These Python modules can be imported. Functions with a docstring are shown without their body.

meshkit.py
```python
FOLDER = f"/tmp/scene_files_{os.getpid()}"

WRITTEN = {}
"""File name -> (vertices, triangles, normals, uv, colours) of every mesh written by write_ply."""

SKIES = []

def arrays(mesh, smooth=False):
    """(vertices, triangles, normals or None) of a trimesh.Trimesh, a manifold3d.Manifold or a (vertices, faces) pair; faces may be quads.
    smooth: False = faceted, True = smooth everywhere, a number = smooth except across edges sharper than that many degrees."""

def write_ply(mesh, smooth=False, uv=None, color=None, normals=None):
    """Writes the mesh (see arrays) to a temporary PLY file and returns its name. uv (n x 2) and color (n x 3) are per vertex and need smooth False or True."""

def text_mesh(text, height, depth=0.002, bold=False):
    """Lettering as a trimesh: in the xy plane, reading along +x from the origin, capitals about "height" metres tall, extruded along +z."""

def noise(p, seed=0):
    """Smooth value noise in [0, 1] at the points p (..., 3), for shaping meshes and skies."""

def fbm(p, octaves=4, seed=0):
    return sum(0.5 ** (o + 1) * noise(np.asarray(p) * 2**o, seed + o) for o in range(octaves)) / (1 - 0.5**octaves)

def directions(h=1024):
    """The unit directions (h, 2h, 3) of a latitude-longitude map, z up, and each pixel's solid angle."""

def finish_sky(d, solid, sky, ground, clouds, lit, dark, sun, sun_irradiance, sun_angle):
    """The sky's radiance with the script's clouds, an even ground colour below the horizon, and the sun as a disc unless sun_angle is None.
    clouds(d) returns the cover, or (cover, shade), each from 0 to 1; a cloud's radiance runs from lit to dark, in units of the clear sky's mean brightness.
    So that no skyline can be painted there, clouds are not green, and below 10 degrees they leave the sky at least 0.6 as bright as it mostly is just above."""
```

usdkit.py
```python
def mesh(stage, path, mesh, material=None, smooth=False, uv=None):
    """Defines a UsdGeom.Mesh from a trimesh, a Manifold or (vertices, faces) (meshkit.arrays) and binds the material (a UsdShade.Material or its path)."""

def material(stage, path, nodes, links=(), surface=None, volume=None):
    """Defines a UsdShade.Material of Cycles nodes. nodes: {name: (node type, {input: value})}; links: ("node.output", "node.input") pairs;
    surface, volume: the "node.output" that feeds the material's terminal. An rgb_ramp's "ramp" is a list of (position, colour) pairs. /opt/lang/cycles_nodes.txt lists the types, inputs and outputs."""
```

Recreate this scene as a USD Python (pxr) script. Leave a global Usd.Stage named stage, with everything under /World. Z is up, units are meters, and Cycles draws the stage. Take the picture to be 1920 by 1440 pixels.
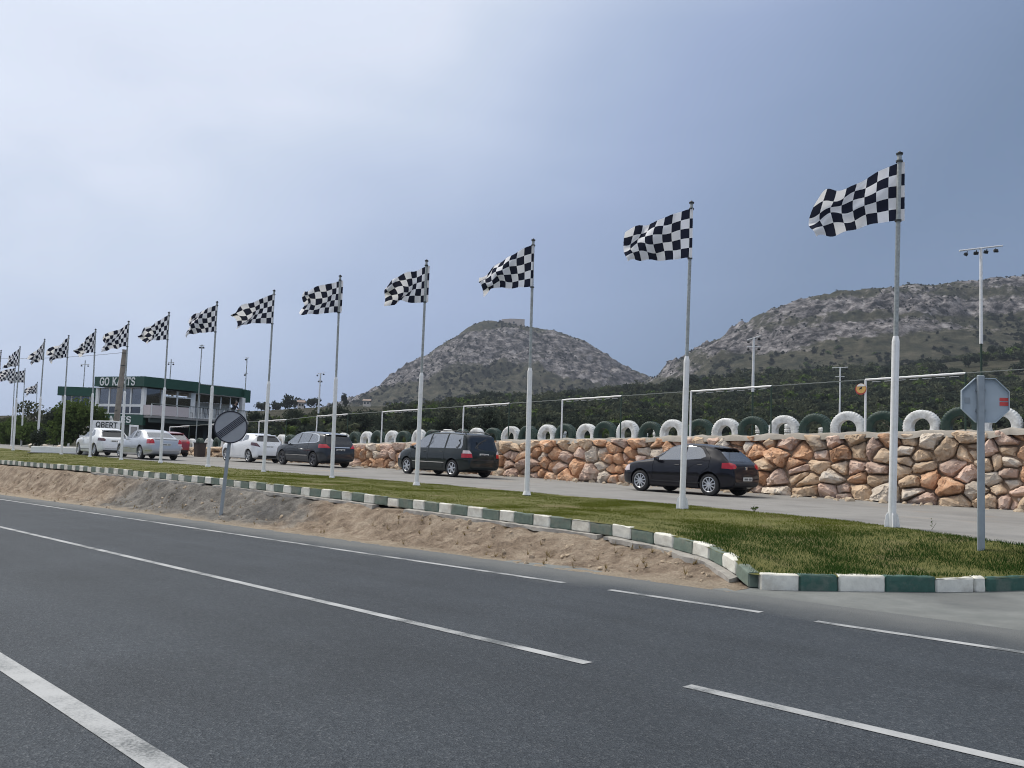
import math, random
import numpy as np, trimesh, usdkit, meshkit
import manifold3d as m3
from scipy.interpolate import PchipInterpolator as PI_
from scipy.spatial import Voronoi
from shapely.geometry import Polygon, box as sbox, Point
from pxr import Usd, UsdGeom, UsdLux, UsdShade, Gf, Sdf, Vt

stage = Usd.Stage.CreateInMemory()
UsdGeom.SetStageUpAxis(stage, 'Z'); UsdGeom.SetStageMetersPerUnit(stage, 1.0)
UsdGeom.Xform.Define(stage, '/World'); UsdGeom.Scope.Define(stage, '/World/Looks')
random.seed(7); rng = np.random.default_rng(7)

# ------------------------------------------------------------------ camera, sky, sun
EYE = np.array([0, 0, 1.03])
FW = np.array([-0.72664245, 0.68269111, 0.07696498]); RT = np.array([0.6863707, 0.72624402, 0.03827394]); UP = np.cross(RT, FW)
cam = UsdGeom.Camera.Define(stage, '/World/camera')
cam.AddTransformOp().Set(Gf.Matrix4d(*[float(x) for x in (*RT, 0, *UP, 0, *(-FW), 0, *EYE, 1)]))
cam.CreateHorizontalApertureAttr(36.0); cam.CreateVerticalApertureAttr(27.0); cam.CreateFocalLengthAttr(36.0 * 1660 / 1920)
cam.CreateClippingRangeAttr(Gf.Vec2f(0.05, 20000.0)); cam.CreateExposureAttr(1.2)

SUN_EL, SUN_AZ = math.radians(54), math.atan2(-0.97, -0.24)      # rotation = atan2(x, y) towards the sun: left of the view
sd = np.array([math.sin(SUN_AZ) * math.cos(SUN_EL), math.cos(SUN_AZ) * math.cos(SUN_EL), math.sin(SUN_EL)])
dome = UsdLux.DomeLight.Define(stage, '/World/sky')
ST = (-1.014, -0.288, 1.253)                                     # the cloud thins to the left and overhead; the storm darkens low and to the right
usdkit.material(stage, '/World/Looks/sky_look', {
    'tc': ('texture_coordinate', {}),
    'sky': ('sky_texture', {'sky_type': 'single_scattering', 'sun_disc': False, 'sun_elevation': SUN_EL, 'sun_rotation': SUN_AZ, 'altitude': 50.0, 'air_density': 1.0, 'aerosol_density': 1.5}),
    'dot': ('vector_math', {'math_type': 'dot_product', 'vector2': ST}),
    'sc': ('vector_math', {'math_type': 'multiply', 'vector2': (1.6, 1.6, 4.2)}),
    'n': ('noise_texture', {'scale': 1.9, 'detail': 4.0, 'roughness': 0.45, 'distortion': 0.3}),
    'nz': ('math', {'math_type': 'subtract', 'value2': 0.5}), 'na': ('map_range', {'from_min': 0.6, 'from_max': 1.25, 'to_min': 0.05, 'to_max': 0.42, 'clamp': True}), 'nn': ('math', {'math_type': 'multiply_add', 'value3': -0.4267}),
    'sum': ('math', {'math_type': 'add'}),
    'ramp': ('rgb_ramp', {'ramp': [(0.0, (1.26, 1.92, 3.13)), (0.05, (1.36, 2.01, 3.22)), (0.24, (2.06, 2.80, 4.35)), (0.38, (2.85, 3.60, 5.37)), (0.45, (3.36, 4.16, 5.84)), (0.6, (4.81, 5.53, 7.06)), (0.68, (5.37, 6.07, 7.38)), (0.76, (6.45, 6.96, 8.13)), (0.9, (6.87, 7.48, 8.60)), (1.0, (7.10, 7.66, 8.64))]}),
    'sep': ('separate_xyz', {}),
    'zen': ('map_range', {'from_min': 0.45, 'from_max': 0.95, 'clamp': True}),
    'cl': ('mix', {'color2': (8.6, 8.6, 8.7)}),
    'mix': ('mix', {'fac': 0.95}),
    'bg': ('background_shader', {'strength': 0.05})},
    [('tc.generated', 'dot.vector1'), ('tc.generated', 'sc.vector1'), ('sc.vector', 'n.vector'), ('n.fac', 'nz.value1'), ('nz.value', 'nn.value1'), ('dot.value', 'na.value'), ('na.result', 'nn.value2'), ('dot.value', 'sum.value1'), ('nn.value', 'sum.value2'),
     ('sum.value', 'ramp.fac'), ('tc.generated', 'sep.vector'), ('sep.z', 'zen.value'), ('ramp.color', 'cl.color1'), ('zen.result', 'cl.fac'),
     ('sky.color', 'mix.color1'), ('cl.color', 'mix.color2'), ('mix.color', 'bg.color')], surface='bg.background')
UsdShade.MaterialBindingAPI.Apply(dome.GetPrim()).Bind(UsdShade.Material.Get(stage, '/World/Looks/sky_look'))
sun = UsdLux.DistantLight.Define(stage, '/World/sun')
sun.CreateIntensityAttr(0.4); sun.CreateNormalizeAttr(True); sun.CreateAngleAttr(14.0); sun.CreateColorAttr(Gf.Vec3f(1.0, 0.95, 0.87))
zx = sd; xx = np.cross([0, 0, 1.0], zx); xx /= np.linalg.norm(xx); yx = np.cross(zx, xx)
sun.AddTransformOp().Set(Gf.Matrix4d(*[float(v) for v in (*xx, 0, *yx, 0, *zx, 0, 0, 0, 50, 1)]))

# ------------------------------------------------------------------ helpers
taken = {}
def numbered(path):
    n = taken.get(path, 0); taken[path] = n + 1
    return path if n == 0 else f'{path}_{n:03d}'
def P(o): return str(o.GetPath()) if hasattr(o, 'GetPath') else (o or '/World')
def tag(o, label=None, cat=None, group=None, kind=None):
    for k, v in (('label', label), ('category', cat), ('group', group), ('kind', kind)):
        if v: o.SetCustomDataByKey(k, v)
    return o
def thing(name, label, cat, loc=(0, 0, 0), rotz=0, group=None, parent=None):
    x = UsdGeom.Xform.Define(stage, numbered(P(parent) + '/' + name)); x.AddTranslateOp().Set(Gf.Vec3d(*map(float, loc)))
    if rotz: x.AddRotateZOp().Set(math.degrees(rotz))
    return tag(x.GetPrim(), label, cat, group)
def group_part(name, parent, loc=None):
    x = UsdGeom.Xform.Define(stage, numbered(P(parent) + '/' + name))
    if loc is not None: x.AddTranslateOp().Set(Gf.Vec3d(*map(float, loc)))
    return x.GetPrim()
def obj(name, mesh, mat, parent=None, smooth=30, uv=None):
    return usdkit.mesh(stage, numbered(P(parent) + '/' + name), mesh, M[mat], smooth=smooth, uv=uv).GetPrim()
def dup(src, name, loc, rotz=0, label=None, cat=None, group=None, scale=None):
    x = UsdGeom.Xform.Define(stage, numbered('/World/' + name)); x.AddTranslateOp().Set(Gf.Vec3d(*map(float, loc)))
    if rotz: x.AddRotateZOp().Set(math.degrees(rotz))
    if scale: x.AddScaleOp().Set(Gf.Vec3f(*scale))
    r = x.GetPrim(); r.GetReferences().AddInternalReference(src.GetPath()); r.SetInstanceable(True)
    return tag(r, label, cat, group)
def proto(name):
    return stage.CreateClassPrim('/World/Looks/' + name) if False else UsdGeom.Xform(stage.CreateClassPrim('/' + name)).GetPrim()

def cat(ms): return trimesh.util.concatenate([m for m in ms if m is not None])
def box(c, s, rz=0.0, bev=0.0):
    if bev:
        b = m3.Manifold.hull_points(np.array([[i * (s[0] / 2 - (bev if a != 0 else 0)), j * (s[1] / 2 - (bev if a != 1 else 0)), k * (s[2] / 2 - (bev if a != 2 else 0))] for i in (-1, 1) for j in (-1, 1) for k in (-1, 1) for a in range(3)]))
        m = tm(b)
    else: m = trimesh.creation.box(s)
    if rz: m.apply_transform(trimesh.transformations.rotation_matrix(rz, [0, 0, 1]))
    m.apply_translation(c); return m
def tm(man):
    q = man.to_mesh(); return trimesh.Trimesh(np.array(q.vert_properties[:, :3], float), np.array(q.tri_verts), process=False)
def tube(p0, p1, r0, r1=None, n=12):
    p0, p1 = np.array(p0, float), np.array(p1, float); r1 = r0 if r1 is None else r1
    d = p1 - p0; L = np.linalg.norm(d); a = np.linspace(0, 2 * np.pi, n, endpoint=False)
    c = np.stack([np.cos(a), np.sin(a)], 1)
    v = np.vstack([np.c_[c * r0, np.zeros(n)], np.c_[c * r1, np.full(n, L)], [[0, 0, 0], [0, 0, L]]])
    f = []
    for i in range(n):
        j = (i + 1) % n; f += [[i, j, n + j], [i, n + j, n + i], [2 * n, j, i], [2 * n + 1, n + i, n + j]]
    m = trimesh.Trimesh(v, f, process=False); m.apply_transform(trimesh.geometry.align_vectors([0, 0, 1], d / L)); m.apply_translation(p0); return m
def revolve(prof, n=40):      # prof: (r, z) closed loop
    return trimesh.creation.revolve(np.array(prof, float), sections=n)
def extr(poly, h):
    return trimesh.creation.extrude_polygon(poly if isinstance(poly, Polygon) else Polygon(poly), h, engine='earcut')
def rot(m, ang, ax, pt=(0, 0, 0)):
    m.apply_transform(trimesh.transformations.rotation_matrix(ang, ax, pt)); return m
def gridmesh(xs, ys, zf):
    X, Y = np.meshgrid(xs, ys, indexing='ij'); Z = zf(X, Y); n, m = X.shape
    i, j = np.meshgrid(np.arange(n - 1), np.arange(m - 1), indexing='ij'); a = i * m + j
    f = np.stack([a, a + m, a + m + 1, a + 1], -1).reshape(-1, 4)
    return (np.stack([X, Y, Z], -1).reshape(-1, 3), np.vstack([f[:, [0, 1, 2]], f[:, [0, 2, 3]]]))
def smooth01(t): t = np.clip(t, 0, 1); return t * t * (3 - 2 * t)
def fbm(p, o=4, seed=0): return meshkit.fbm(p, o, seed)

# ------------------------------------------------------------------ materials
M = {}
def mat(name, nodes, links, surface='p.BSDF'):
    M[name] = usdkit.material(stage, '/World/Looks/' + name, nodes, links, surface=surface)
def plain(name, c, rough=0.5, metal=0.0, var=0.12, scale=9.0, bump=0.0, coat=0.0, spec=0.5, dirt=None, src='tc.object'):
    """colour with a little wear: noise varies it; dirt = (colour, amount)"""
    d = tuple(x * (1 - var) for x in c); l = tuple(min(1, x * (1 + var)) for x in c)
    nodes = {'tc': ('texture_coordinate', {}), 'g': ('geometry', {}), 'n': ('noise_texture', {'scale': scale, 'detail': 5.0, 'roughness': 0.6}),
             'r': ('rgb_ramp', {'ramp': [(0.3, d), (0.7, l)]}),
             'p': ('principled_bsdf', {'roughness': rough, 'metallic': metal, 'coat_weight': coat, 'coat_roughness': 0.02, 'specular_ior_level': spec})}
    links = [(src, 'n.vector'), ('n.fac', 'r.fac')]
    if dirt:
        nodes |= {'n2': ('noise_texture', {'scale': scale * 0.35, 'detail': 6.0, 'roughness': 0.7}), 'f': ('map_range', {'from_min': 0.48, 'from_max': 0.72, 'to_min': 0.0, 'to_max': dirt[1], 'clamp': True}), 'mx': ('mix', {'color2': dirt[0]})}
        links += [(src, 'n2.vector'), ('n2.fac', 'f.value'), ('f.result', 'mx.fac'), ('r.color', 'mx.color1'), ('mx.color', 'p.base_color')]
    else: links.append(('r.color', 'p.base_color'))
    if bump:
        nodes['b'] = ('bump', {'strength': 0.6, 'distance': bump}); links += [('n.fac', 'b.height'), ('b.normal', 'p.normal')]
    mat(name, nodes, links)

plain('pole_white', (0.77, 0.77, 0.77), 0.45, var=0.05, dirt=((0.45, 0.42, 0.36), 0.35), scale=14)
plain('pole_grey', (0.36, 0.38, 0.37), 0.5, 0.3, var=0.25, scale=22, dirt=((0.2, 0.2, 0.18), 0.5))
plain('galvanised', (0.30, 0.335, 0.36), 0.5, 0.35, var=0.12, scale=6)
plain('sign_back', (0.37, 0.425, 0.47), 0.55, 0.0, var=0.07, scale=4)
plain('sign_grey', (0.33, 0.345, 0.37), 0.5, var=0.08, scale=3)
plain('black_paint', (0.025, 0.025, 0.035), 0.5)
plain('red_sticker', (0.55, 0.07, 0.06), 0.5)
plain('white_paint', (0.78, 0.79, 0.78), 0.5, var=0.05, scale=5, dirt=((0.5, 0.48, 0.44), 0.3))
plain('green_panel', (0.012, 0.062, 0.042), 0.55, var=0.12, scale=1.2)
plain('dark_metal', (0.03, 0.034, 0.036), 0.5)
plain('green_post', (0.02, 0.045, 0.03), 0.6)
plain('wire', (0.17, 0.19, 0.18), 0.6)
plain('tyre_white', (0.70, 0.71, 0.70), 0.65, var=0.1, scale=9, bump=0.02, dirt=((0.26, 0.25, 0.22), 0.75), src='g.position')
plain('tyre_green', (0.007, 0.031, 0.022), 0.6, var=0.3, scale=9, bump=0.02, dirt=((0.06, 0.08, 0.06), 0.7), src='g.position')
plain('concrete_ledge', (0.30, 0.275, 0.24), 0.92, var=0.22, scale=2.6, bump=0.03, dirt=((0.22, 0.18, 0.13), 0.6))
plain('concrete', (0.30, 0.285, 0.26), 0.9, var=0.22, scale=7, bump=0.03)
plain('kerb_white', (0.66, 0.65, 0.58), 0.8, var=0.1, scale=9, bump=0.012, dirt=((0.30, 0.26, 0.2), 0.6))
plain('kerb_green', (0.035, 0.095, 0.075), 0.8, var=0.15, scale=9, bump=0.012, dirt=((0.2, 0.2, 0.17), 0.55))
plain('kerb_green_faded', (0.125, 0.165, 0.135), 0.85, var=0.15, scale=9, bump=0.012, dirt=((0.27, 0.25, 0.2), 0.6))
plain('bank_soil', (0.36, 0.26, 0.18), 0.95, var=0.3, scale=3, bump=0.05)
plain('wood_pole', (0.26, 0.225, 0.19), 0.85, var=0.2, scale=5)
plain('rubber', (0.018, 0.018, 0.019), 0.75, var=0.15)
plain('rim_silver', (0.62, 0.63, 0.65), 0.28, 0.75, var=0.03)
plain('rim_dark', (0.14, 0.14, 0.15), 0.35, 0.7, var=0.03)
plain('chrome', (0.75, 0.76, 0.78), 0.15, 1.0, var=0.02)
plain('plastic_black', (0.018, 0.018, 0.02), 0.55)
plain('interior', (0.035, 0.035, 0.04), 0.8)
plain('plate', (0.72, 0.72, 0.68), 0.4, var=0.03)
plain('tail_red', (0.42, 0.006, 0.012), 0.12, var=0.1, coat=1.0)
plain('tail_dark', (0.09, 0.035, 0.04), 0.12, var=0.1, coat=1.0)
plain('lamp_clear', (0.62, 0.52, 0.52), 0.12, var=0.1, coat=1.0)
plain('paint_black', (0.006, 0.006, 0.010), 0.35, var=0.1, coat=0.7, spec=0.1)
plain('paint_dark_green', (0.009, 0.014, 0.014), 0.35, var=0.1, coat=0.7, spec=0.1)
plain('paint_dark_grey', (0.016, 0.02, 0.026), 0.4, 0.0, var=0.08, coat=0.8, spec=0.15)
plain('paint_white', (0.78, 0.79, 0.80), 0.35, var=0.02, coat=1.0)
plain('paint_silver', (0.48, 0.50, 0.53), 0.34, 0.7, var=0.03, coat=1.0)
plain('paint_red', (0.20, 0.006, 0.012), 0.35, var=0.04, coat=1.0)
plain('paint_navy', (0.012, 0.016, 0.032), 0.35, var=0.05, coat=1.0)
plain('bark', (0.10, 0.075, 0.055), 0.9, var=0.25, scale=6)
plain('fort_stone', (0.40, 0.34, 0.29), 0.9, var=0.15, scale=0.2)
plain('house_wall', (0.55, 0.5, 0.44), 0.9, var=0.1, scale=0.5)
plain('house_roof', (0.26, 0.2, 0.17), 0.9, var=0.15, scale=0.5)
plain('brown_bin', (0.045, 0.032, 0.026), 0.7, var=0.2)
plain('skin', (0.4, 0.26, 0.19), 0.6); plain('dark_cloth', (0.02, 0.022, 0.03), 0.9)
plain('balcony_panel', (0.60, 0.53, 0.53), 0.6, var=0.06)
plain('slab_grey', (0.27, 0.265, 0.26), 0.85, var=0.1, scale=1.5)
plain('undercroft', (0.05, 0.065, 0.06), 0.8)
plain('disc_yellow', (0.68, 0.42, 0.13), 0.5, var=0.15, scale=10)
plain('rubble', (0.40, 0.32, 0.23), 0.95, var=0.2, scale=8)

def pane(name, tint, ior=1.5):
    mat(name, {'t': ('transparent_bsdf', {'color': tint}), 'g': ('glossy_bsdf', {'roughness': 0.02, 'color': (0.95, 0.97, 1.0)}), 'fr': ('fresnel', {'IOR': ior}), 'm': ('mix_closure', {})},
        [('fr.fac', 'm.fac'), ('t.BSDF', 'm.closure1'), ('g.BSDF', 'm.closure2')], 'm.closure')
pane('car_glass', (0.42, 0.47, 0.47), 3.8); pane('dark_glass', (0.10, 0.11, 0.11), 1.9); pane('window_glass', (0.78, 0.82, 0.82), 2.5)

def noise_mix(name, ramps, rough=0.95, bump=(8.0, 0.02, 0.6), extra=None, spec=0.2):
    """ramps: list of (noise scale, [(pos, colour)...]); later layers are mixed over by their own noise (mask lo, hi)"""
    nodes = {'g': ('geometry', {}), 'p': ('principled_bsdf', {'roughness': rough, 'specular_ior_level': spec})}; links = []; last = None
    for i, (sc, ramp, mask) in enumerate(ramps):
        nodes[f'n{i}'] = ('noise_texture', {'scale': sc, 'detail': 6.0, 'roughness': 0.62}); nodes[f'r{i}'] = ('rgb_ramp', {'ramp': ramp})
        links += [('g.position', f'n{i}.vector'), (f'n{i}.fac', f'r{i}.fac')]
        if last is None: last = f'r{i}.color'
        else:
            nodes[f'k{i}'] = ('noise_texture', {'scale': mask[0], 'detail': 4.0, 'w': 3.0 + i}); nodes[f's{i}'] = ('map_range', {'from_min': mask[1], 'from_max': mask[2], 'clamp': True}); nodes[f'm{i}'] = ('mix', {})
            nodes[f'o{i}'] = ('vector_math', {'math_type': 'add', 'vector2': (17.3 * i, 5.1, 3.0)})
            links += [('g.position', f'o{i}.vector1'), (f'o{i}.vector', f'k{i}.vector'), (f'k{i}.fac', f's{i}.value'), (f's{i}.result', f'm{i}.fac'), (last, f'm{i}.color1'), (f'r{i}.color', f'm{i}.color2')]; last = f'm{i}.color'
    nodes['bn'] = ('noise_texture', {'scale': bump[0], 'detail': 8.0, 'roughness': 0.65}); nodes['b'] = ('bump', {'distance': bump[1], 'strength': bump[2]})
    links += [('g.position', 'bn.vector'), ('bn.fac', 'b.height'), ('b.normal', 'p.normal'), (last, 'p.base_color')]
    mat(name, nodes, links)

# asphalt: speckled, a little bluer where worn by wheels, dusty and paler towards the verge (Y > 8)
mat('asphalt', {'g': ('geometry', {}), 'v': ('voronoi_texture', {'scale': 95.0}), 'vr': ('rgb_ramp', {'ramp': [(0.0, (0.023, 0.029, 0.036)), (0.35, (0.036, 0.043, 0.052)), (0.75, (0.047, 0.056, 0.066)), (0.95, (0.068, 0.078, 0.089)), (1.0, (0.10, 0.107, 0.114))]}),
    'sx': ('separate_color', {}), 'n': ('noise_texture', {'scale': 0.7, 'detail': 6.0}), 'nr': ('map_range', {'from_min': 0.3, 'from_max': 0.7, 'to_min': 0.88, 'to_max': 1.12}), 'sc': ('vector_math', {'math_type': 'scale'}),
    'st': ('vector_math', {'math_type': 'multiply', 'vector2': (0.05, 1.0, 1.0)}), 'nb': ('noise_texture', {'scale': 1.3, 'detail': 5.0, 'roughness': 0.6}), 'nbr': ('map_range', {'from_min': 0.3, 'from_max': 0.7, 'to_min': 0.88, 'to_max': 1.14}), 'scb': ('math', {'math_type': 'multiply'}),
    'sep': ('separate_xyz', {}), 'n3': ('noise_texture', {'scale': 1.1, 'detail': 5.0}), 'ya': ('math', {'math_type': 'multiply_add', 'value2': 1.1}), 'yr': ('map_range', {'from_min': 8.55, 'from_max': 9.6, 'clamp': True, 'to_max': 0.8}), 'dm': ('mix', {'color2': (0.15, 0.156, 0.153)}),
    'n4': ('noise_texture', {'scale': 60.0, 'detail': 4.0}), 'b': ('bump', {'distance': 0.01, 'strength': 0.7}), 'p': ('principled_bsdf', {'roughness': 0.75, 'specular_ior_level': 0.22})},
    [('g.position', 'v.vector'), ('v.color', 'sx.color'), ('sx.r', 'vr.fac'), ('g.position', 'n.vector'), ('n.fac', 'nr.value'), ('vr.color', 'sc.vector1'), ('g.position', 'st.vector1'), ('st.vector', 'nb.vector'), ('nb.fac', 'nbr.value'), ('nr.result', 'scb.value1'), ('nbr.result', 'scb.value2'), ('scb.value', 'sc.scale'),
     ('g.position', 'sep.vector'), ('g.position', 'n3.vector'), ('n3.fac', 'ya.value1'), ('sep.y', 'ya.value3'), ('ya.value', 'yr.value'), ('yr.result', 'dm.fac'), ('sc.vector', 'dm.color1'), ('dm.color', 'p.base_color'),
     ('g.position', 'n4.vector'), ('v.distance', 'b.height'), ('b.normal', 'p.normal')])
mat('road_line', {'g': ('geometry', {}), 'n': ('noise_texture', {'scale': 55.0, 'detail': 6.0, 'roughness': 0.7}), 'n2': ('noise_texture', {'scale': 2.5, 'detail': 4.0}), 'a': ('math', {'math_type': 'multiply_add', 'value2': 0.6}),
    'f': ('rgb_ramp', {'ramp': [(0.45, (0.40, 0.41, 0.415)), (0.74, (0.33, 0.34, 0.345)), (0.87, (0.23, 0.24, 0.245)), (0.97, (0.09, 0.10, 0.105))]}), 'p': ('principled_bsdf', {'roughness': 0.75})},
    [('g.position', 'n.vector'), ('g.position', 'n2.vector'), ('n.fac', 'a.value1'), ('n2.fac', 'a.value3'), ('a.value', 'f.fac'), ('f.color', 'p.base_color')])
noise_mix('apron', [(3.0, [(0.3, (0.145, 0.155, 0.15)), (0.7, (0.195, 0.203, 0.196))], None), (0.8, [(0.3, (0.10, 0.108, 0.108)), (0.7, (0.15, 0.155, 0.15))], (0.7, 0.52, 0.68))], 0.85, (60.0, 0.008, 0.7))
noise_mix('lane_concrete', [(1.2, [(0.3, (0.20, 0.196, 0.187)), (0.7, (0.255, 0.248, 0.236))], None), (0.6, [(0.3, (0.17, 0.166, 0.16)), (0.7, (0.22, 0.212, 0.20))], (0.45, 0.5, 0.62)), (6.0, [(0.3, (0.24, 0.195, 0.15)), (0.7, (0.29, 0.24, 0.185))], (0.35, 0.62, 0.78))], 0.9, (40.0, 0.006, 0.6))
mat('bank', {'g': ('geometry', {}), 'sep': ('separate_xyz', {}), 'n': ('noise_texture', {'scale': 2.4, 'detail': 8.0, 'roughness': 0.68}), 'nf': ('noise_texture', {'scale': 26.0, 'detail': 6.0, 'roughness': 0.7}), 'nw': ('noise_texture', {'scale': 0.8, 'detail': 5.0}),
    'r': ('rgb_ramp', {'ramp': [(0.34, (0.20, 0.152, 0.112)), (0.48, (0.345, 0.272, 0.205)), (0.62, (0.48, 0.395, 0.305))]}), 'gr': ('rgb_ramp', {'ramp': [(0.34, (0.125, 0.117, 0.106)), (0.5, (0.225, 0.212, 0.193)), (0.64, (0.33, 0.31, 0.28))]}),
    'xa': ('math', {'math_type': 'multiply_add', 'value2': 9.0}), 'x1': ('map_range', {'from_min': -27.0, 'from_max': -23.0, 'clamp': True}), 'x2': ('map_range', {'from_min': -14.6, 'from_max': -12.6, 'to_min': 1.0, 'to_max': 0.0, 'clamp': True}), 'xm': ('math', {'math_type': 'multiply'}), 'm': ('mix', {}),
    'ya': ('math', {'math_type': 'multiply_add', 'value2': 0.5}), 'y1': ('map_range', {'from_min': 9.72, 'from_max': 10.0, 'to_min': 0.75, 'to_max': 0.0, 'clamp': True}), 'm2': ('mix', {'color2': (0.43, 0.36, 0.275)}),
    'fr': ('map_range', {'from_min': 0.3, 'from_max': 0.7, 'to_min': 0.72, 'to_max': 1.22}), 'sc': ('vector_math', {'math_type': 'scale'}), 'bs': ('math', {'math_type': 'add'}), 'b': ('bump', {'distance': 0.09, 'strength': 1.0}), 'p': ('principled_bsdf', {'roughness': 0.97, 'specular_ior_level': 0.1})},
    [('g.position', 'sep.vector'), ('g.position', 'n.vector'), ('g.position', 'nf.vector'), ('g.position', 'nw.vector'), ('n.fac', 'r.fac'), ('n.fac', 'gr.fac'), ('nw.fac', 'xa.value1'), ('sep.x', 'xa.value3'), ('xa.value', 'x1.value'), ('xa.value', 'x2.value'), ('x1.result', 'xm.value1'), ('x2.result', 'xm.value2'),
     ('xm.value', 'm.fac'), ('r.color', 'm.color1'), ('gr.color', 'm.color2'), ('nw.fac', 'ya.value1'), ('sep.y', 'ya.value3'), ('ya.value', 'y1.value'), ('y1.result', 'm2.fac'), ('m.color', 'm2.color1'), ('nf.fac', 'fr.value'), ('m2.color', 'sc.vector1'), ('fr.result', 'sc.scale'), ('sc.vector', 'p.base_color'),
     ('n.fac', 'bs.value1'), ('nf.fac', 'bs.value2'), ('bs.value', 'b.height'), ('b.normal', 'p.normal')])
noise_mix('turf', [(5.0, [(0.3, (0.08, 0.088, 0.024)), (0.7, (0.145, 0.138, 0.045))], None), (9.0, [(0.3, (0.12, 0.105, 0.045)), (0.7, (0.17, 0.15, 0.07))], (0.9, 0.58, 0.68))], 0.95, (60.0, 0.02, 0.7))
# blades: olive and yellowish along the strip, deep green on the nose of the island where it is watered
mat('grass_blade', {'g': ('geometry', {}), 'sep': ('separate_xyz', {}), 'n': ('noise_texture', {'scale': 0.9, 'detail': 4.0}), 'w': ('white_noise_texture', {'dimensions': '1D'}),
    'xa': ('math', {'math_type': 'multiply_add', 'value2': 4.0}), 'ym': ('map_range', {'from_min': 12.8, 'from_max': 15.2, 'to_max': -4.0, 'clamp': True}), 'xy': ('math', {'math_type': 'add'}), 'xr': ('map_range', {'from_min': -8.6, 'from_max': -5.4, 'clamp': True}),
    'dry': ('rgb_ramp', {'ramp': [(0.0, (0.12, 0.14, 0.024)), (0.55, (0.18, 0.185, 0.036)), (1.0, (0.28, 0.24, 0.075))]}), 'wet': ('rgb_ramp', {'ramp': [(0.0, (0.028, 0.068, 0.014)), (0.85, (0.048, 0.104, 0.022)), (1.0, (0.085, 0.125, 0.034))]}),
    'm': ('mix', {}), 'd': ('diffuse_bsdf', {}), 't': ('translucent_bsdf', {}), 'mc': ('mix_closure', {'fac': 0.3})},
    [('g.position', 'sep.vector'), ('g.position', 'n.vector'), ('g.random_per_island', 'dry.fac'), ('g.random_per_island', 'wet.fac'), ('n.fac', 'xa.value1'), ('sep.x', 'xa.value3'), ('sep.y', 'ym.value'), ('xa.value', 'xy.value1'), ('ym.result', 'xy.value2'), ('xy.value', 'xr.value'),
     ('xr.result', 'm.fac'), ('dry.color', 'm.color1'), ('wet.color', 'm.color2'), ('m.color', 'd.color'), ('m.color', 't.color'), ('d.BSDF', 'mc.closure1'), ('t.BSDF', 'mc.closure2')], 'mc.closure')
def leaf(name, dark, light, tr=0.25):
    mat(name, {'g': ('geometry', {}), 'r': ('rgb_ramp', {'ramp': [(0.0, dark), (0.6, tuple((a + b) / 2 for a, b in zip(dark, light))), (1.0, light)]}), 'd': ('diffuse_bsdf', {}), 't': ('translucent_bsdf', {}), 'mc': ('mix_closure', {'fac': tr})},
        [('g.random_per_island', 'r.fac'), ('r.color', 'd.color'), ('r.color', 't.color'), ('d.BSDF', 'mc.closure1'), ('t.BSDF', 'mc.closure2')], 'mc.closure')
leaf('scrub_leaf', (0.085, 0.095, 0.062), (0.19, 0.19, 0.128)); leaf('pine_leaf', (0.048, 0.06, 0.044), (0.105, 0.118, 0.082)); leaf('hedge_leaf', (0.08, 0.115, 0.036), (0.23, 0.27, 0.085)); leaf('far_shrub', (0.026, 0.033, 0.02), (0.058, 0.064, 0.038), 0.1)
leaf('dry_weed', (0.2, 0.15, 0.07), (0.36, 0.29, 0.16))
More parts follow.
